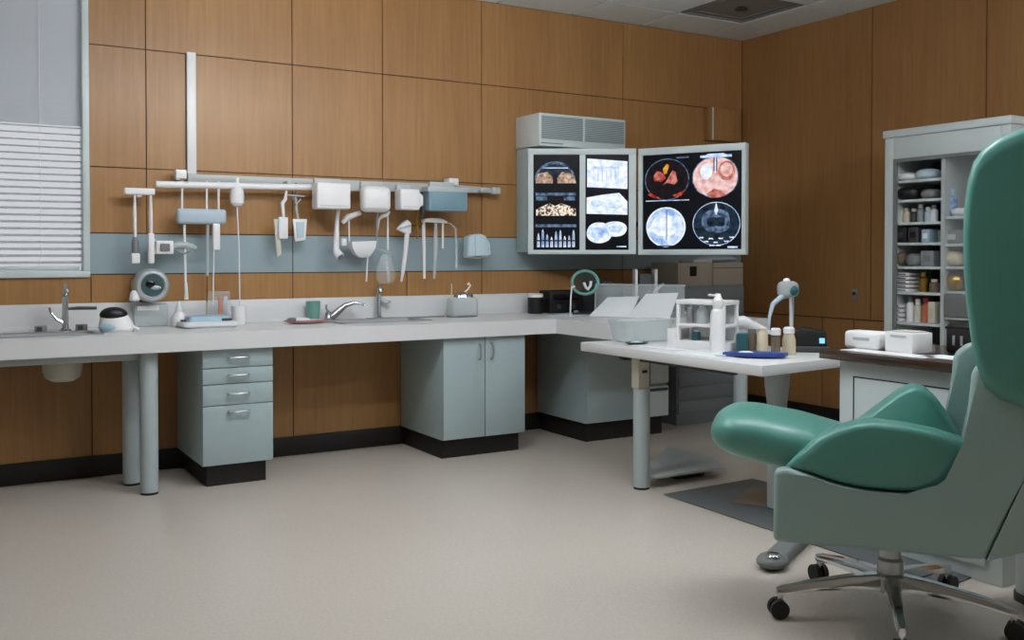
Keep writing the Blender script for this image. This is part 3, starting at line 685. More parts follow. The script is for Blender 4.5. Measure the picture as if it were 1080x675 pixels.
t, w, d = cbox('plain tan storage box at right atop the corner filing unit', x1+.004, x2, .9858, .165, 'tan_box')
MB().bx((-w, -d/2-.002, .125), (w, -d/2-.0003, .129), 'dark_grey').build('lid_line', t)
t = thing('paper_stack', 'crumpled white paper stack lying on tan boxes beneath the angled display', 'papers', (5.0, FY+.18, 1.1518), R(-8))
b = MB().ell((.05, -.02, .025), (.17, .1, .025), 'paper_blue', 18, 8); b.build('bag', t)
MB().bx((-.2, -.1, 0), (-.04, .1, .022), 'paper', .003).build('sheets', t)

# ------------------------------------------------------------------ film viewer on the wall
BX0, BX1, BY = 3.40, 4.02, 5.42
t = thing('viewer_cabinet', 'grey wall cabinet carrying the lit film displays', 'cabinet', (3.71, YB, 1.225))
MB().bx((-.24, -.135, 0), (.6, -.0005, .70), 'laminate', .006).build('body', t)
t = thing('speaker_box', 'grey box with two mesh grille panels on top of the viewer cabinet', 'box', (3.71, YB, 1.926))
tx1 = P(660, 0, Y=YB-.30).x-3.71
MB().bx((-.245, -.30, 0), (tx1, -.0005, .215), 'laminate_pale', .006).build('case', t)
for a, c in ((-.232, (-.245+tx1)/2-.008), ((-.245+tx1)/2+.008, tx1-.012)):
    b = MB().bx((a, -.304, .045), (c, -.3005, .2), 'laminate', .001)
    for k in range(13): b.bx((a+.004, -.306, .052+k*.0112), (c-.004, -.3042, .056+k*.0112), 'mid_grey')
    b.build('grille', t)
MB().bx((-.23, -.3025, .015), (-.06, -.3005, .022), 'mid_grey').build('label_strip', t)
PH = .685
def panel(label, p0, p1, zb, h, screens, group='lit film displays'):
    d = Vector((p1[0]-p0[0], p1[1]-p0[1], 0)); L = d.length; rz = math.atan2(d.y, d.x)
    t = thing('film_display', label, 'display', (p0[0], p0[1], zb), rz, group)
    b = MB(); f = .022
    b.bx((0, .012, 0), (L, .06, h), 'laminate_pale', .004).build('housing', t)
    b = MB(); xs = [0]+[v for s in screens for v in s[:2]]+[L]
    b.bx((0, -.006, 0), (L, .0118, screens[0][2]), 'laminate_pale', .002); b.bx((0, -.006, screens[0][3]), (L, .0118, h), 'laminate_pale', .002)
    for a, c in zip(xs[::2], xs[1::2]): b.bx((a, -.006, screens[0][2]), (c, .0118, screens[0][3]), 'laminate_pale')
    b.build('frame', t)
    out = []
    for s in screens: out.append(MB().bx((s[0], .004, s[2]), (s[1], .0116, s[3]), 'screen_black').build('screen', t))
    return t, L, out
class Film:
    """drawn film: flat shapes on a screen, a lit picture seen through the plate"""
    def __init__(s, u0, u1, z0, z1): s.b = MB(); s.r = (u0, u1, z0, z1); s.k = 0
    def pt(s, u, v): a, c, e, f = s.r; return (a+(c-a)*u, .0036-.00018*s.k, e+(f-e)*v)
    def poly(s, pts, m):
        s.k += 1; i = s.b._mi(m)
        f = s.b.bm.faces.new([s.b.bm.verts.new(s.pt(*p)) for p in pts]); f.material_index = i; return s
    def oval(s, cu, cv, ru, rv, m, n=28, a0=0, a1=360, w=0.):
        return s.poly([(cu+ru*(1+w*math.sin(3*R(a0+(a1-a0)*k/n)+cu*9)*.5)*math.cos(R(a0+(a1-a0)*k/n)), cv+rv*(1+w*math.cos(2*R(a0+(a1-a0)*k/n)))*math.sin(R(a0+(a1-a0)*k/n))) for k in range(n+(0 if a1-a0 == 360 else 1))], m)
    def ring(s, cu, cv, ru, rv, t, m, inner): s.oval(cu, cv, ru, rv, m); return s.oval(cu, cv, ru-t, rv-t, inner)
    def bar(s, u0, v0, u1, v1, m): return s.poly([(u0, v0), (u1, v0), (u1, v1), (u0, v1)], m)
    def build(s, parent, name='film'):
        me_b = s.b.bm
        me = bpy.data.meshes.new(name); me_b.to_mesh(me); me_b.free()
        for k in s.b.mats: me.materials.append(MATS[k])
        o = bpy.data.objects.new(name, me); COL.objects.link(o); o.parent = parent; return o
p0 = (P(557, 0, Y=5.515).x, 5.515); p1 = (p0[0]+.715*math.cos(R(-31)), p0[1]+.715*math.sin(R(-31)))
S = [(.035, .342, .028, .66), (.380, .668, .028, .66)]
t, L, sc = panel('left film display with two columns of scans facing the room', p0, p1, 1.212, .70, S)
# column one
a, c, e, f = S[0]
q = Film(a, c, e, f)
q.oval(.47, .73, .44, .20, 'f_slate', a0=0, a1=180); q.oval(.47, .73, .40, .17, 'f_deep', a0=0, a1=180)
q.poly([(.05, .73), (.10, .80), (.3, .82), (.42, .76), (.42, .70), (.05, .70)], 'f_tan'); q.poly([(.52, .76), (.62, .82), (.84, .80), (.92, .72), (.92, .70), (.52, .70)], 'f_tan')
q.bar(.44, .62, .50, .80, 'f_dark'); q.bar(.20, .855, .75, .865, 'f_blue'); q.build(sc[0])
q = Film(a, c, e, f)
q.bar(.05, .57, .92, .60, 'f_slate'); q.bar(.06, .52, .30, .56, 'f_slate'); q.bar(.66, .52, .9, .56, 'f_slate')
q.poly([(.06, .36), (.06, .42), (.2, .46), (.35, .49), (.47, .46), (.6, .49), (.78, .46), (.92, .43), (.92, .36)], 'f_bone')
q.oval(.48, .525, .18, .03, 'f_dark'); q.build(sc[0])
q = Film(a, c, e, f)
q.bar(.05, .24, .93, .27, 'f_slate')
for k in range(9):
    u = .08+k*.095; hh = .12+.04*math.sin(k*1.7)
    q.poly([(u, .03), (u+.06, .03), (u+.05, .03+hh), (u+.03, .06+hh), (u+.01, .03+hh)], 'f_blue' if k % 3 else 'f_white')
    q.bar(u+.02, .04, u+.035, .03+hh, 'f_slate')
q.bar(.05, .09, .93, .105, 'f_deep'); q.build(sc[0])
# column two
a, c, e, f = S[1]
q = Film(a, c, e, f).poly([(.04, .66), (.97, .64), (.97, .93), (.04, .96)], 'f_white')
for k in range(6): q.bar(.18+.1*k, .72, .2+.1*k, .88, 'f_blue')
q.bar(.2, .85, .78, .875, 'f_blue'); q.build(sc[1])
q = Film(a, c, e, f).poly([(.03, .38), (.97, .37), (.97, .51), (.78, .60), (.4, .58), (.03, .55)], 'f_white')
q.oval(.68, .47, .18, .04, 'f_blue', w=.15); q.oval(.26, .49, .14, .035, 'f_blue'); q.build(sc[1])
q = Film(a, c, e, f).oval(.68, .22, .28, .085, 'f_white', w=.06); q.oval(.32, .18, .29, .115, 'f_white', w=.05); q.oval(.34, .18, .2, .075, 'f_blue', w=.2); q.oval(.7, .22, .16, .04, 'f_blue', w=.2)
q.bar(.72, .03, .95, .042, 'f_blue'); q.build(sc[1])
# right display
p2 = (p1[0]+.010, p1[1]-.016); ang = R(-62)
p3 = (p2[0]+.725*math.cos(ang), p2[1]+.725*math.sin(ang))
S = [(.030, .700, .035, .655)]
t, L, sc = panel('right film display with four round scans angled towards the chair', p2, p3, 1.208, .70, S)
a, c, e, f = S[0]; um, vm = (a+c)/2, (e+f)/2
q = Film(a, um, vm, f)
q.ring(.5, .47, .46, .44, .018, 'f_slate', 'f_dark'); q.poly([(.22, .55), (.3, .66), (.42, .62), (.48, .5), (.38, .42), (.24, .45)], 'f_red'); q.oval(.33, .55, .09, .09, 'f_rose'); q.poly([(.42, .7), (.5, .8), (.55, .76), (.5, .6), (.44, .58)], 'f_orange')
q.poly([(.4, .34), (.48, .42), (.62, .66), (.68, .62), (.72, .42), (.66, .36), (.5, .4)], 'f_rose'); q.poly([(.1, .16), (.16, .2), (.34, .1), (.36, .07), (.2, .1)], 'f_red'); q.poly([(.62, .14), (.8, .2), (.88, .24), (.8, .12), (.66, .1)], 'f_red')
q.bar(.06, .02, .96, .035, 'f_blue'); q.bar(.7, .9, .95, .93, 'f_slate'); q.build(sc[0])
q = Film(um, c, vm, f)
q.oval(.48, .48, .46, .44, 'f_slate', w=.03); q.oval(.48, .48, .44, .42, 'f_pink', w=.03); q.oval(.3, .6, .12, .16, 'f_white'); q.oval(.7, .6, .17, .2, 'f_rose'); q.oval(.7, .62, .12, .14, 'f_pink'); q.bar(.44, .6, .52, .9, 'f_slate'); q.bar(.47, .55, .49, .9, 'f_white')
q.poly([(.3, .14), (.45, .24), (.6, .2), (.7, .1), (.55, .06), (.38, .06)], 'f_rose'); q.poly([(.18, .88), (.34, .96), (.64, .96), (.8, .88), (.8, .93), (.18, .93)], 'f_blue'); q.build(sc[0])
q = Film(a, um, e, vm)
q.oval(.48, .47, .41, .42, 'f_white'); q.oval(.48, .47, .38, .39, 'f_blue'); q.oval(.45, .5, .26, .25, 'f_white', w=.1); q.oval(.7, .55, .1, .18, 'f_blue', w=.1); q.bar(.49, .2, .51, .84, 'f_slate'); q.bar(.3, .06, .66, .085, 'f_deep'); q.build(sc[0])
q = Film(um, c, e, vm)
q.ring(.5, .52, .47, .45, .014, 'f_blue', 'f_deep'); q.oval(.5, .58, .28, .27, 'f_slate', w=.1); q.oval(.42, .56, .1, .12, 'f_deep', w=.2); q.oval(.58, .56, .1, .12, 'f_deep', w=.2); q.poly([(.46, .8), (.5, .96), (.54, .8), (.5, .7)], 'f_white')
for u, v in ((.2, .24), (.3, .16), (.4, .22), (.5, .14), (.6, .22), (.7, .16), (.8, .24), (.42, .08), (.56, .08)): q.oval(u, v, .042, .024, 'f_white', w=.6)
q.build(sc[0])
Film(a, c, e, f).bar(.86, .012, .96, .03, 'f_blue').build(sc[0], 'caption_strip')
t = thing('display_arm', 'dark folding support arm joining the angled display to the viewer cabinet', 'arm', (p1[0]+.03, p1[1]+.04, 1.42))
d1 = Vector((4.24, 5.57, 1.42))-t.location
MB().tube([d1, (.20, .12, 0), (.085, .035, 0)], .018, 'dark_grey', 10).build('link', t)
MB().tube([(.085, .035, -.04), (.085, .035, .04)], .024, 'dark_grey', 12).build('pivot', t)

# ------------------------------------------------------------------ adjustable desk
DT = .735
t = thing('desk', 'pale height-adjustable desk standing out from the corner worktop', 'desk', (3.35, 3.67, 0))
b = MB().prism([(-.31, -.67, DT-.048), (.40, -.58, DT-.048), (.40, .66, DT-.048), (-.31, .67, DT-.048)], (0, 0, .048), 'counter', .005).build('top', t)
def desk_leg(x, y):
    l = MB().cyl((x, y, .012), (x, y, .52), .043, 'leg_metal', n=28).build('leg', t)
    MB().cyl((x, y, 0), (x, y, .013), .041, 'rubber', n=28).build('foot_glide', l)
    MB().bx((x-.045, y-.03, .52), (x+.03, y+.03, DT-.06), 'off_white', .006).build('lift_housing', l, label='off-white lift housing')
    MB().bx((x-.02, y-.034, .60), (x+.01, y-.0305, .615), 'black').build('slot', l)
    MB().bx((x+.03, y-.022, .53), (x+.042, y+.022, .67), 'dark_grey', .004).build('lock_lever', l)
desk_leg(-.185, .30)
l = MB().lathe([(.062, DT-.05), (.058, .60), (.046, .5), (.043, .012)], (.10, -.36, 0), 'leg_metal', 28).build('leg', t)
MB().cyl((.10, -.36, 0), (.10, -.36, .012), .041, 'rubber', n=28).build('foot_glide', l)
MB().bx((-.22, -.4, DT-.075), (-.19, .45, DT-.0485), 'dark_grey', .003).bx((-.25, .36, DT-.075), (.1, .4, DT-.0485), 'dark_grey', .003).build('underframe', t)
MB().prism([(-.15, .34, .06), (.36, .74, .075), (.42, .42, .06), (.36, .26, .045), (-.13, .25, .05)], (0, 0, .014), 'leg_metal', .004).bx((.1, .36, 0), (.3, .48, .06), 'dark_grey', .004).build('foot_plate', t, label='flat grey foot plate')
# things on the desk
def dk(x, y): p = P(x, y, Z=DT); return Vector((p.x, p.y, DT+.0006))
t = thing('tub', 'frosted rounded tub standing at the far end of the desk', 'tub', (3.36, 4.22, DT+.0006))
b = MB(); b.ring_loft([rr2(.13, .075, 0, .05), rr2(.15, .09, .01, .06), rr2(.175, .105, .115, .06), rr2(.18, .11, .118, .06), rr2(.17, .1, .118, .06), rr2(.145, .085, .012, .05)], 'frosted', cap=False); 
b.bm.faces.new([b.bm.verts.new(p) for p in rr2(.145, .085, .012, .05)]); b.build('bowl', t)
for s in (-1, 1): MB().tube([(s*.178, -.03, .11), (s*.192, -.02, .105), (s*.192, .02, .105), (s*.178, .03, .11)], .004, 'frosted', 8).build('handle', t)
t = thing('spectacles', 'dark glossy rounded tray on desk edge beneath the frosted tub', 'tray', (3.205, 4.06, DT+.0006), R(10))
MB().lathe([(.0005, 0), (.04, 0), (.055, .012), (.05, .014), (.0005, .006)], (0, 0, 0), 'black_gloss', 24, cap=False, sx=1.3).build('dish', t); MB().ell((0, 0, .012), (.04, .025, .008), 'paper_blue').build('pad', t)
t.name = 'small_tray'
sheet('paper_sheet', 'white paper sheet lying flat on desk before the white rack', 'paper', (3.23, 3.86, DT+.0006), .20, .34, R(4), 'paper')
sheet('paper_sheet', 'white curled leaflet on the desk between rack and blue packet', 'paper', (3.17, 3.46, DT+.0006), .22, .30, R(6), 'paper', curl=.006)
t = thing('instrument_rack', 'white open two-tier instrument rack standing on the desk', 'rack', (3.33, 3.66, DT+.0006), R(-72))
b = MB()
W2, D2, H2 = .125, .065, .235
for sx in (-1, 1):
    for sy in (-1, 1): MB().bx((sx*W2-.009, sy*D2-.009, 0), (sx*W2+.009, sy*D2+.009, H2), 'white', .004).build('post', t)
for z, h in ((.0, .045), (.115, .014), (H2-.01, .022)): MB().bx((-W2-.011, -D2-.011, z), (W2+.011, D2+.011, z+h), 'white', .004).build('shelf', t)
MB().bx((-W2-.07, -D2, 0), (-W2-.0115, D2, .10), 'white', .006).build('side_block', t)
MB().bx((-W2, D2-.004, .046), (W2, D2+.004, .114), 'frosted').bx((-W2, D2-.004, .13), (W2, D2+.004, .224), 'frosted').build('back_pane', t)
def rackpt(u, v, z): v3 = rotm(z=R(-72))@Vector((u, v, 0)); return Vector((3.33+v3.x, 3.66+v3.y, DT+.0006+z))
bottle('vial', 'grey steel vial on the rack upper tier, left', rackpt(-.085, -.02, .1293), [(.018, 0), (.018, .06), (.012, .07)], 'steel', [(.013, .07), (.013, .08)], 'vials in the white rack', 'vial')
bottle('vial', 'clear wide vial on the rack upper tier, middle', rackpt(-.015, -.02, .1293), [(.03, 0), (.03, .06), (.02, .075)], 'frosted', [(.016, .075), (.016, .088)], 'vials in the white rack', 'vial')
bottle('vial', 'pale lilac vial on the rack upper tier, right', rackpt(.06, -.02, .1293), [(.026, 0), (.026, .055), (.018, .07)], 'pale_grey_blue', [(.016, .07), (.016, .085)], 'vials in the white rack', 'vial')
bottle('vial', 'small dark vial on the rack lower tier, left', rackpt(-.05, -.02, .0453), [(.022, 0), (.022, .035), (.016, .042)], 'teal_deep', [(.012, .042), (.012, .05)], 'vials in the white rack', 'vial')
bottle('vial', 'small bright white vial on the rack lower tier, right', rackpt(.05, -.025, .0453), [(.02, 0), (.02, .03), (.014, .038)], 'white', [(.012, .038), (.012, .05)], 'vials in the white rack', 'vial')
bottle('pump_bottle', 'tall white pump bottle standing at right end of the white rack', dk(757, 373), [(.034, 0), (.036, .01), (.036, .18), (.03, .205), (.018, .215)], 'white', [(.022, .2155), (.026, .23), (.026, .255), (.018, .265), (.012, .285)], None, 'bottle', [(0, 0, .275), (-.05, .01, .28)])
t = thing('hose_bottle', 'white wash bottle with long sloping neck right of the white rack', 'bottle', dk(770, 368)+Vector((.06, .06, 0)))
MB().lathe([(.0005, 0), (.04, 0), (.042, .01), (.042, .11), (.0005, .14)], (0, 0, 0), 'white', 20, cap=False).build('body', t)
MB().tube([(.0, 0, .12), (.05, -.04, .125), (.1, -.09, .10), (.15, -.14, .075)], [.036, .036, .024, .008], 'white_soft', 12).build('neck', t)
G = 'small bottles along the desk end'
t = thing('vial_box', 'dark teal square box at left of the small desk bottles', 'box', dk(783, 371), R(-50)); MB().bx((-.026, -.026, 0), (.026, .026, .09), 'teal_deep', .004).build('body', t); MB().bx((-.03, -.0275, .02), (-.0275, .02, .08), 'pale_blue', .0005).build('label_panel', t)
bottle('small_bottle', 'dark grey capped bottle second from left in desk bottle row', dk(793, 370), [(.02, 0), (.021, .01), (.021, .08), (.018, .085)], 'brown_paper', [(.02, .086), (.02, .105)], G, capm='mid_grey')
bottle('small_bottle', 'cream bottle standing in the middle of the desk bottle row', dk(804, 371), [(.026, 0), (.027, .01), (.027, .09), (.022, .1)], 'cream', [(.02, .1005), (.02, .112)], G, capm='cream')
bottle('small_bottle', 'slim brown bottle with white cap before the desk end', dk(818, 375), [(.021, 0), (.022, .01), (.019, .09), (.015, .095)], 'brown_paper', [(.023, .0955), (.024, .12), (.018, .128)], G)
bottle('small_bottle', 'fat white capped bottle rightmost in the desk bottle row', dk(832, 374), [(.03, 0), (.032, .01), (.031, .07), (.022, .1)], 'cream', [(.026, .1005), (.027, .122), (.02, .13)], G)
t = thing('blue_packet', 'folded blue and white packet lying on desk front edge before bottles', 'packet', dk(795, 377)+Vector((0, 0, .006)), R(-52))
MB().prism([(-.14, -.04, 0), (.02, -.07, 0), (.14, -.035, 0), (.15, .045, 0), (-.02, .06, 0)], (0, 0, .019), 'blue_pack', .007).build('packet', t)
MB().ell((-.03, -.035, .018), (.035, .014, .008), 'white').build('white_tab', t)
MB().prism([(-.17, -.05, .0), (-.13, -.055, 0), (-.03, .06, 0), (-.1, .06, 0)], (0, 0, .006), 'paper', .001).build('white_flap', t)
t = thing('desk_lamp', 'small gooseneck task lamp with greenish head behind the desk bottles', 'lamp', (3.51, 3.45, DT+.0006))
bp = t.location
def ll(x, y, dy=0.): v = P(x, y, Y=bp.y)-bp; v.y += dy; return v
bx_ = ll(834, 340).x
MB().lathe([(.0005, 0), (.03, 0), (.028, .012), (.0005, .016)], (bx_, 0, 0), 'white', cap=False).build('base', t)
MB().tube([(bx_, 0, .012), ll(834, 330), ll(833.5, 312)], .007, 'white_soft', 8).build('post', t)
MB().tube([(bx_+.018, .01, .012), ll(838, 330, .01), ll(838, 312, .01)], .004, 'pale_blue', 8).build('post', t)
MB().tube([ll(834, 312), ll(824, 313), ll(815, 321), ll(811.5, 334), ll(810.5, 348)], [.010, .014, .012, .008, .006], 'pale_grey_blue', 10).build('arm', t)
c = ll(831, 305)
MB().ell(c, (.05, .045, .042), 'frosted', 14, 8, p=3.).build('head', t)
MB().ell(c+Vector((0, -.035, -.006)), (.03, .02, .026), 'teal_deep', 14, 8).build('lamp_lens', t)
MB().ell(c+Vector((-.01, 0, .042)), (.018, .018, .014), 'white', 10, 6).build('top_knob', t)
t = thing('sensor_unit', 'black device with small cyan light at the desk end before right wall', 'device', (3.69, 3.33, DT+.0006), R(-48))
MB().bx((-.09, -.06, 0), (.09, .06, .03), 'dark_grey', .006).build('base', t)
MB().prism([(-.08, -.05, .0305), (.08, -.05, .0305), (.075, -.05, .10), (-.03, -.05, .12), (-.08, -.05, .09)], (0, .1, 0), 'black', .006).build('case', t)
MB().bx((.045, -.054, .045), (.07, -.0505, .07), 'cyan_lamp').build('light', t)

# ------------------------------------------------------------------ floor mat under desk and chair
t = thing('floor_mat', 'dark grey mat lying on the floor between desk and chair', 'mat', (3.5, 3.0, .0005))
MB().prism([(-.33, .80, 0), (.3, .82, 0), (.42, -.7, 0), (-.36, -.8, 0)], (0, 0, .006), 'mat_grey', .002).build('pad', t)
sheet('paper_scrap', 'brown paper scrap lying on the dark floor mat', 'paper', (3.53, 3.46, .0072), .3, .24, R(30), 'brown_paper', curl=.01)

# ------------------------------------------------------------------ side counter with boxes
t = thing('side_counter', 'pale side counter with dark wood top behind the green chair', 'counter', (3.33, 2.10, 0))
MB().bx((0, .0, .0), (.55, .74, .762), 'laminate_pale', .004).build('body', t)
MB().bx((-.06, -.05, .764), (.56, .80, .802), 'wood_top', .004).build('top', t, label='dark wood top')
d = MB().bx((-.016, .06, .06), (-.0005, .655, .70), 'laminate_pale', .003).build('door', t)
MB().bx((-.0175, .10, .695), (-.0163, .655, .70), 'baseboard').bx((-.0175, .650, .06), (-.0163, .655, .70), 'baseboard').build('gap_shade_strip', d)  # dark strips laid on the door front, painting in a gap's shade
def sc_(x, y): p = P(x, y, Z=.802); return Vector((p.x, p.y, .8026))
G = 'white tissue boxes on the side counter'
t = thing('tissue_box', 'low rounded white tissue box at left on the side counter', 'box', (3.45, 2.79, .8026), R(3), G)
MB().bx((-.05, -.085, 0), (.05, .09, .078), 'white', .018, 3).build('carton', t); MB().bx((-.0515, -.04, .04), (-.0503, .04, .052), 'rail_grey').build('printed_line', t)
t = thing('tissue_box', 'square white tissue box at the right on the side counter', 'box', (3.47, 2.597, .8026), R(-4), G)
MB().bx((-.06, -.06, 0), (.06, .08, .085), 'white', .006).build('carton', t); MB().bx((-.045, -.045, .0853), (.045, .065, .090), 'off_white', .002).build('lid', t); MB().bx((-.0615, -.03, .064), (-.0603, .05, .074), 'rail_grey').build('printed_line', t)
sheet('paper_sheet', 'white paper strip lying on the dark side counter top beneath the tissue boxes', 'paper', (3.36, 2.62, .8026), .10, .40, R(0), 'white')
t = thing('handbag', 'black case with two small metal clasps on the side counter', 'case', (3.67, 2.42, .8026), R(0))
MB().bx((-.09, -.13, 0), (.1, .095, .12), 'black', .012).build('body', t); MB().bx((-.092, -.132, .10), (.102, .097, .11), 'black_gloss', .003).build('lid_seam', t)
for y in (.02, .055): MB().bx((-.094, y-.006, .035), (-.0905, y+.006, .075), 'steel', .001).build('clasp', t)
sheet('paper_sheet', 'pale paper sheet under the front of the black clasped case', 'paper', (3.42, 2.36, .8026), .12, .22, R(-3), 'paper')
bottle('small_bottle', 'tiny white bottle at the right end of side counter by chair back', (3.43, 2.12, .8026), [(.012, 0), (.012, .035)], 'white', [(.008, .0355), (.008, .05)])

# ------------------------------------------------------------------ tall glazed cupboard against the right wall
HX = 5.15; hy0 = P(1066, 150, X=HX).y; hy1 = P(933, 200, X=HX).y; hz1 = P(934, 139, X=HX).z
def hz(x, y): p = P(x, y, X=HX+.05); return p.y, p.z
t = thing('glass_cupboard', 'tall pale cupboard with open glazed shelves against the right wood wall', 'cupboard', (HX, (hy0+hy1)/2, 0))
o = t.location
def B(x0, y0, z0, x1, y1, z1, m, bev=0.): return MB().bx((x0-o.x, y0-o.y, z0), (x1-o.x, y1-o.y, z1), m, bev)
D = XR-.002; yl = P(942, 250, X=HX).y; ydiv = P(993, 250, X=HX).y; ztop = P(942, 168, X=HX).z; yr = hy0+.06; zb = .55
b = B(HX, yl, 0, D, hy1, hz1, 'laminate_pale', .004); b.bx((0, hy0-o.y, 0), (D-o.x, yr-o.y, hz1), 'laminate_pale', .004); b.build('side_panel', t)
B(HX, yr+.0005, ztop, D, yl-.0005, hz1-.045, 'laminate_pale', .002).build('header', t)
B(HX-.012, hy0-.01, hz1-.044, D, hy1+.01, hz1+.003, 'laminate_pale', .006).build('cornice', t)
B(D-.02, yr+.0005, zb, D, yl-.0005, ztop-.0005, 'cabinet_in').build('back_panel', t)
B(HX, yr+.0005, 0, D, yl-.0005, zb, 'laminate_pale', .002).build('base_panel', t)
B(HX+.01, ydiv-.012, zb+.001, D-.021, ydiv+.012, ztop-.001, 'rail_grey').build('divider', t)
b = B(HX-.006, yl-.022, zb, HX+.012, yl-.0005, ztop-.0005, 'mid_grey'); b.bx((-.006, yr-o.y, ztop-.022), (.012, yl-.023-o.y, ztop-.0005), 'mid_grey'); b.build('door_frame', t)
lsh = [P(960, y, X=HX+.03).z for y in (190, 210.5, 234.5, 256, 281, 308, 340)]
rsh = [P(1003, y, X=HX+.03).z for y in (228, 257, 281, 307, 334)]
for z in lsh: B(HX+.02, ydiv+.0125, z-.016, D-.021, yl-.001, z, 'laminate_pale', .002).build('shelf', t)
for z in rsh: B(HX+.02, yr+.001, z-.016, D-.021, ydiv-.0125, z, 'laminate_pale', .002).build('shelf', t)
B(HX+.004, yr+.002, rsh[4]+.002, HX+.018, ydiv-.014, rsh[3]-.018, 'mid_grey', .004).build('drawer_front', t, label='plain grey drawer front')
MB().bx((-.004, yr+.004-o.y, rsh[3]+.004), (.002, ydiv-.016-o.y, ztop-.026), 'glass').build('glass_door', t)
# contents
def shelf_y(px): return P(px, 250, X=HX+.08).y
CNT = [0]
def item(name, label, cat, px, z, kind, w, h, m, group, m2='white', dx=.09):
    y = shelf_y(px); t = thing(name, label, cat, (HX+dx, y, z+.0006), 0, group)
    if kind == 'box':
        MB().bx((-.05, -w/2, 0), (.06, w/2, h), m, min(.006, h*.2)).build('carton', t); MB().bx((-.0515, -w*.3, h*.3), (-.0503, w*.3, h*.7), m2).build('label_panel', t)
    elif kind == 'bottle':
        MB().lathe([(.0005, 0), (w/2, 0), (w/2, h*.68), (w*.3, h*.78), (.0005, h*.78)], (0, 0, 0), m, 14).build('body', t); MB().lathe([(.0005, h*.785), (w*.34, h*.785), (w*.34, h), (.0005, h)], (0, 0, 0), m2, 14).build('cap', t)
    elif kind == 'bag':
        MB().ell((0, 0, h*.5), (.06, w/2, h*.5), m, 14, 8, p=2.6).build('pouch', t)
    return t
z = lsh[0]
item('folded_cloth', 'folded white cloths on the top left cupboard shelf', 'cloth', 956, z, 'bag', .15, .05, 'white', None)
item('folded_cloth', 'folded pale blue cloth on the top left cupboard shelf beside white ones', 'cloth', 978, z, 'bag', .15, .065, 'paper_blue', None)
z = lsh[1]
item('pouch', 'dark brown pouch on the second left cupboard shelf', 'pouch', 957, z, 'bag', .17, .08, 'black', None)
item('pouch', 'grey pouch at right on the second left cupboard shelf', 'pouch', 981, z, 'bag', .11, .06, 'mid_grey', None)
z = lsh[2]; G = 'bottles on the third cupboard shelf'
for px, m, h, lab in ((949, 'off_white', .11, 'off-white jar leftmost on the third cupboard shelf'), (955, 'cream', .09, 'cream jar second on the third cupboard shelf'), (963, 'dark_grey', .085, 'dark jar in the middle of the third cupboard shelf'), (970, 'unit_grey', .11, 'slate blue jar right of the dark jar on third cupboard shelf'), (978, 'pale_grey_blue', .09, 'pale blue jar on the third cupboard shelf'), (984, 'white', .1, 'white jar rightmost on the third cupboard shelf')):
    item('jar', lab, 'jar', px, z, 'bottle', .045, h, m, G, 'off_white' if m != 'white' else 'mid_grey')
z = lsh[3]
item('carton', 'dark carton at left on the fourth cupboard shelf', 'carton', 952, z, 'box', .11, .095, 'black', None, 'dark_grey')
item('carton', 'dark wide carton in the middle of the fourth cupboard shelf', 'carton', 967, z, 'box', .07, .095, 'dark_grey', None, 'black')
item('carton', 'small pale blue carton with white label on the fourth cupboard shelf', 'carton', 980, z, 'box', .055, .08, 'pale_blue', None)
z = lsh[4]
item('pouch', 'brown pouch at left on the fifth cupboard shelf', 'pouch', 950, z, 'bag', .08, .09, 'brown_paper', None)
item('pouch', 'grey lumpy pouch in the middle of fifth cupboard shelf', 'pouch', 966, z, 'bag', .12, .08, 'mid_grey', None)
item('carton', 'grey carton at the right on the fifth cupboard shelf', 'carton', 982, z, 'box', .09, .095, 'unit_grey', None, 'mid_grey')
z = lsh[5]
zz = z
for k in range(5):
    item('notebook', ['white flat notebook lowest of the sixth shelf stack', 'white flat notebook second from bottom in the sixth shelf stack', 'white flat notebook in the middle of the sixth shelf stack', 'white flat notebook second from top in the sixth shelf stack', 'white flat notebook on top of the sixth shelf stack'][k], 'notebook', 954, zz, 'box', .13, .018, 'white', 'notebooks stacked on the sixth cupboard shelf', 'dark_grey')
    zz += .0245
t = item('ornament', 'brass coloured flared jar on the sixth cupboard shelf', 'jar', 974, z, 'bottle', .06, .12, 'brass', None, 'brass')
item('jar', 'brown jar at the right on the sixth cupboard shelf', 'jar', 985, z, 'bottle', .06, .08, 'brown_paper', None, 'cream')
z = lsh[6]
for k in range(4):
    item('notebook', ['white notebook lowest of the bottom shelf stack', 'white notebook second from bottom of the bottom shelf stack', 'white notebook third from bottom of the bottom shelf stack', 'white notebook on top of the bottom shelf stack'][k], 'notebook', 949, z+.0+k*.0285, 'box', .075, .02, 'white', 'notebooks stacked on the bottom cupboard shelf', 'dark_grey')
item('jar', 'tall white jar on bottom cupboard shelf beside the notebooks', 'jar', 960, z, 'bottle', .05, .155, 'white', None, 'mid_grey')
item('jar', 'white ribbed jar second on bottom cupboard shelf', 'jar', 968, z, 'bottle', .05, .14, 'off_white', None, 'white')
item('jar', 'orange-red jar on bottom cupboard shelf near the divider', 'jar', 977, z, 'bottle', .06, .15, 'orange', None, 'red')
item('carton', 'pale carton at right end of bottom cupboard shelf', 'carton', 987, z, 'box', .05, .13, 'off_white', None, 'cream')
t = item('glass_set', 'blue glassware with a painted-in glow on the top right cupboard shelf', 'glassware', 1003, rsh[0], 'bottle', .06, .16, 'f_slate', None, 'pale_blue')  # body glows by the film emission, no lamp stands here
item('folded_cloth', 'white folded cloth on the top right cupboard shelf', 'cloth', 1013, rsh[0], 'bag', .1, .05, 'white', None)
item('carton', 'grey wide carton on the second right cupboard shelf', 'carton', 1005, rsh[1], 'box', .15, .08, 'mid_grey', None, 'rail_grey')
item('pouch', 'cream round pouch on the third right cupboard shelf', 'pouch', 1006, rsh[2], 'bag', .12, .09, 'cream', None)
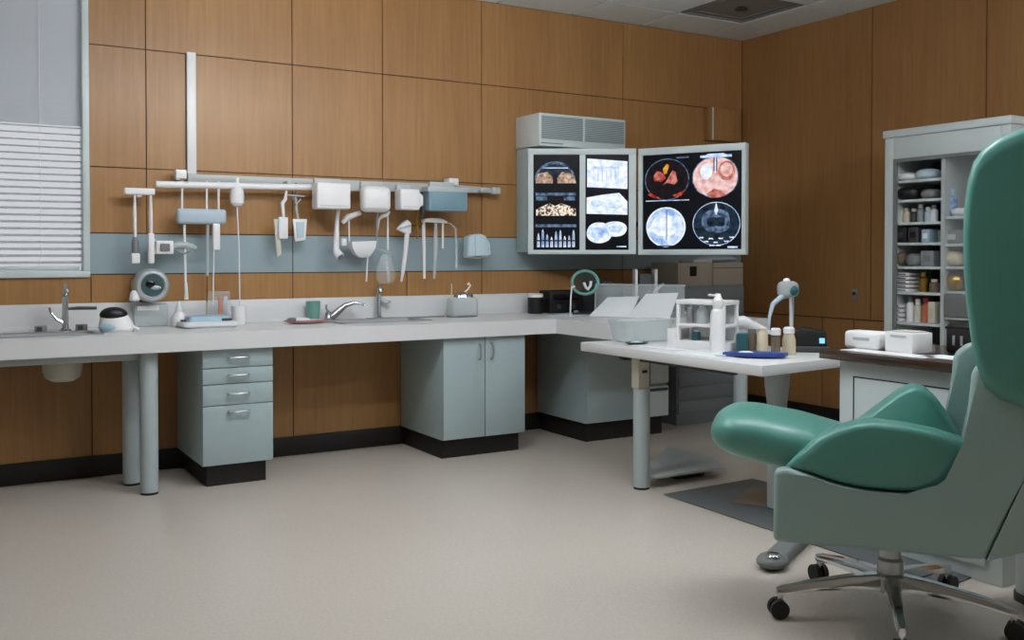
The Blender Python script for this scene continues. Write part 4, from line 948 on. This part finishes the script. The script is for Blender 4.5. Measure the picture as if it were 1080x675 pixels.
item('basket', 'brass coloured rounded basket on the fourth right cupboard shelf', 'basket', 1007, rsh[3], 'bag', .13, .11, 'brass', None)

# ------------------------------------------------------------------ green examination chair
CC = Vector((2.75, 2.13, 0)); A = R(-40.5)
FWx = Vector((math.sin(A), math.cos(A), 0)); LTx = Vector((math.sin(A-PI/2), math.cos(A-PI/2), 0))   # forward, and the side turned to the room
# local frame of the chair: x = forward, y = left-hand... built with rz so that +x runs forward and +y to the far side
RZ = math.atan2(FWx.y, FWx.x)
t = thing('exam_chair', 'green padded examination chair with grey shell on chrome castored base', 'chair', CC, RZ)
# +y local = FWx rotated +90deg = away from near side? near side is LTx
NEAR = 1 if Vector((-FWx.y, FWx.x, 0)).dot(LTx) > 0 else -1
def side(poly, y0, y1, m, bev, b=None, seg=3):
    b = b or MB(); return b.prism([Vector((s, NEAR*y0, z)) for s, z in poly], Vector((0, NEAR*(y1-y0), 0)), m, bev, seg)
shell = [(.36, .52), (.32, .53), (.25, .508), (.177, .486), (.12, .476), (.066, .471), (-.02, .47), (-.08, .477), (-.125, .492), (-.155, .517), (-.204, .634), (-.206, .74), (-.215, .86), (-.26, .90), (-.33, .90), (-.42, .80), (-.36, .56), (-.253, .291), (.362, .291)]
b = side(shell, .22, .28, 'chair_grey', .018); side(shell, -.28, -.22, 'chair_grey', .018, b)
side([(.345, .30), (.345, .42), (.30, .44), (-.2, .44), (-.25, .46), (-.35, .78), (-.40, .78), (-.35, .55), (-.26, .30)], -.219, .219, 'chair_grey', .008, b)
b.ring_loft([[Vector((s0, .28, z)), Vector((s0-d, .15, z)), Vector((s0-d, -.15, z)), Vector((s0, -.28, z))] for s0, d, z in ((-.2535, .12, .292), (-.3605, .16, .56), (-.4205, .16, .80))], 'chair_grey')
b.build('shell', t)
def cushion(rows, m, p=2.4, n=36, sub=4):
    """rows: (s, zmid, half height, half width) stations along the chair, smoothed between"""
    def sg(v, e): return math.copysign(abs(v)**e, v)
    R4 = [rows[0]]+list(rows)+[rows[-1]]; st = []
    for i in range(1, len(R4)-2):
        a, b0, c, d = R4[i-1:i+3]
        for q in range(sub):
            u = q/sub; st.append([.5*(2*b0[j]+(c[j]-a[j])*u+(2*a[j]-5*b0[j]+4*c[j]-d[j])*u*u+(3*b0[j]-a[j]-3*c[j]+d[j])*u**3) for j in range(4)])
    st.append(rows[-1])
    return MB().ring_loft([[Vector((s, hw*sg(math.cos(2*PI*k/n), 2/p), zm+hh*sg(math.sin(2*PI*k/n), 2/p))) for k in range(n)] for s, zm, hh, hw in st], m)
cushion([(.583, .600, .004, .04), (.578, .600, .03, .11), (.558, .602, .056, .16), (.51, .602, .08, .195), (.44, .594, .091, .2), (.36, .58, .093, .205), (.28, .572, .088, .21), (.15, .56, .065, .21), (0, .53, .06, .21), (-.2, .51, .05, .2), (-.24, .51, .01, .18)], 'green_vinyl', 2.5).build('seat', t, ang=1.2)
bol = [(.325, .527), (.29, .568), (.235, .622), (.178, .655), (.12, .677), (.06, .686), (-.04, .677), (-.12, .664), (-.198, .642), (-.205, .625), (-.155, .522), (-.125, .497), (-.08, .482), (-.02, .475), (.066, .476), (.12, .481), (.177, .491), (.25, .512)]
b = MB()
def pad_ring(poly, y, inset):
    cx = sum(p[0] for p in poly)/len(poly); cz = sum(p[1] for p in poly)/len(poly)
    return [Vector((cx+(s-cx)*(1-inset), NEAR*y, cz+(z-cz)*(1-inset))) for s, z in poly]
b.ring_loft([pad_ring(bol, .262, .18), pad_ring(bol, .258, .07), pad_ring(bol, .243, .015), pad_ring(bol, .225, 0), pad_ring(bol, .15, .02), pad_ring(bol, .13, .12)], 'green_vinyl').build('side_bolster', t, ang=1.3)
pk = [(.17, .56), (.132, .592), (.085, .635), (.03, .682), (-.02, .725), (-.06, .751), (-.085, .757), (-.115, .748), (-.155, .71), (-.2, .645), (-.235, .58), (-.2, .5), (0, .48), (.12, .5)]
b = MB()
b.ring_loft([pad_ring(pk, -.10, .15), pad_ring(pk, -.115, .05), pad_ring(pk, -.14, 0), pad_ring(pk, -.205, 0), pad_ring(pk, -.235, .03), pad_ring(pk, -.25, .15)], 'green_vinyl').build('side_bolster', t, ang=1.3)
# tall back pad
bk = [(-.385, 1.585), (-.33, 1.572), (-.28, 1.55), (-.235, 1.52), (-.208, 1.48), (-.193, 1.42), (-.184, 1.34), (-.182, 1.26), (-.185, 1.15), (-.192, 1.06), (-.206, .95), (-.224, .86), (-.245, .808), (-.285, .772), (-.363, .742), (-.45, .76), (-.51, .85), (-.54, 1.0), (-.55, 1.2), (-.54, 1.4), (-.5, 1.53), (-.45, 1.575)]
b = MB()
def turned(y, inset): return [Vector((p.x-.122*(.285-y), p.y, p.z)) for p in pad_ring(bk, y, inset)]   # pad turned a little on its post
b.ring_loft([turned(*q) for q in ((.305, .14), (.300, .06), (.285, .015), (.262, 0), (.1, 0), (-.1, 0), (-.262, 0), (-.285, .015), (-.300, .06), (-.305, .14))], 'green_vinyl').build('backrest', t, ang=1.3)
# pedestal and castors
MB().lathe([(.10, .29), (.10, .275), (.05, .26), (.034, .25), (.034, .20), (.042, .19), (.042, .15), (.05, .14), (.05, .09), (.03, .08)], (0, 0, 0), 'steel').build('gas_column', t)
MB().tube([(-.1, -.09*NEAR, .285), (-.05, .09*NEAR, .262), (.05, .1*NEAR, .268)], .008, 'black', 8).build('lever', t)
for k, wa in enumerate((151, 223, 295, 7, 79)):
    a = R(wa)-RZ; c, s = math.cos(a), math.sin(a); e = Vector((c, s, 0)); q = Vector((-s, c, 0)); r_ = .37
    leg = MB().ring_loft([[e*d+q*(w*u)+Vector((0, 0, z+h*v)) for u, v in ((-1, -1), (1, -1), (1, .3), (.6, 1), (-.6, 1), (-1, .3))] for d, w, h, z in ((.03, .026, .028, .12), (.14, .022, .022, .118), (.26, .019, .016, .108), (r_-.01, .018, .013, .092), (r_+.012, .01, .01, .088))], 'chrome').build('leg', t)
    cs = MB().cyl(e*r_+Vector((0, 0, .05)), e*r_+Vector((0, 0, .085)), .009, 'chrome', n=12).build('caster', t)
    wl = MB()
    for sg_ in (-1, 1): wl.cyl(e*(r_+.006)+q*(sg_*.006)+Vector((0, 0, .0315)), e*(r_+.006)+q*(sg_*.024)+Vector((0, 0, .0315)), .031, 'rubber', n=20)
    wl.box(e*(r_+.006)+Vector((0, 0, .045)), (.02, .02, .03), 'rubber'); wl.build('wheel', cs)
# foot of the treatment unit in front of the chair base, pale pedestal behind it
t = thing('foot_control', 'grey rounded foot control bar with chrome toe on the floor left of castors', 'pedal', (2.80, 2.70, 0), R(28))
MB().bx((-.03, -.045, 0), (.42, .045, .05), 'mid_grey', .02, 3).build('base', t)
MB().ell((-.015, 0, .03), (.075, .06, .03), 'mid_grey', 18, 10).build('pad', t); MB().ell((-.035, -.01, .052), (.036, .032, .016), 'chrome', 16, 8).build('toe_cap', t, label='chrome toe cap')
t = thing('pedestal_unit', 'pale grey floor pedestal standing behind the chair castors at right edge', 'pedestal', (3.32, 2.02, 0), R(-20))
t.location = (3.36, 1.86, 0)
MB().ring_loft([rr2(.15, .13, 0, .05), rr2(.15, .13, .30, .05), rr2(.13, .11, .33, .05)], 'laminate_pale').build('body', t); MB().ring_loft([rr2(.155, .135, 0, .05), rr2(.155, .135, .03, .05)], 'dark_grey').build('plinth', t)

# ------------------------------------------------------------------ world & colour
w = bpy.data.worlds.new('world'); SC.world = w; w.use_nodes = True
bg = w.node_tree.nodes['Background']; bg.inputs['Color'].default_value = (.95, .97, 1.0, 1); bg.inputs['Strength'].default_value = .62
SC.view_settings.view_transform = 'Standard'; SC.view_settings.look = 'None'
SC.view_settings.exposure = 0.2; SC.view_settings.gamma = 1.0; SC.view_settings.use_curve_mapping = False
SC.cycles.max_bounces = 8; SC.cycles.transparent_max_bounces = 16
SC.cycles.use_denoising = True
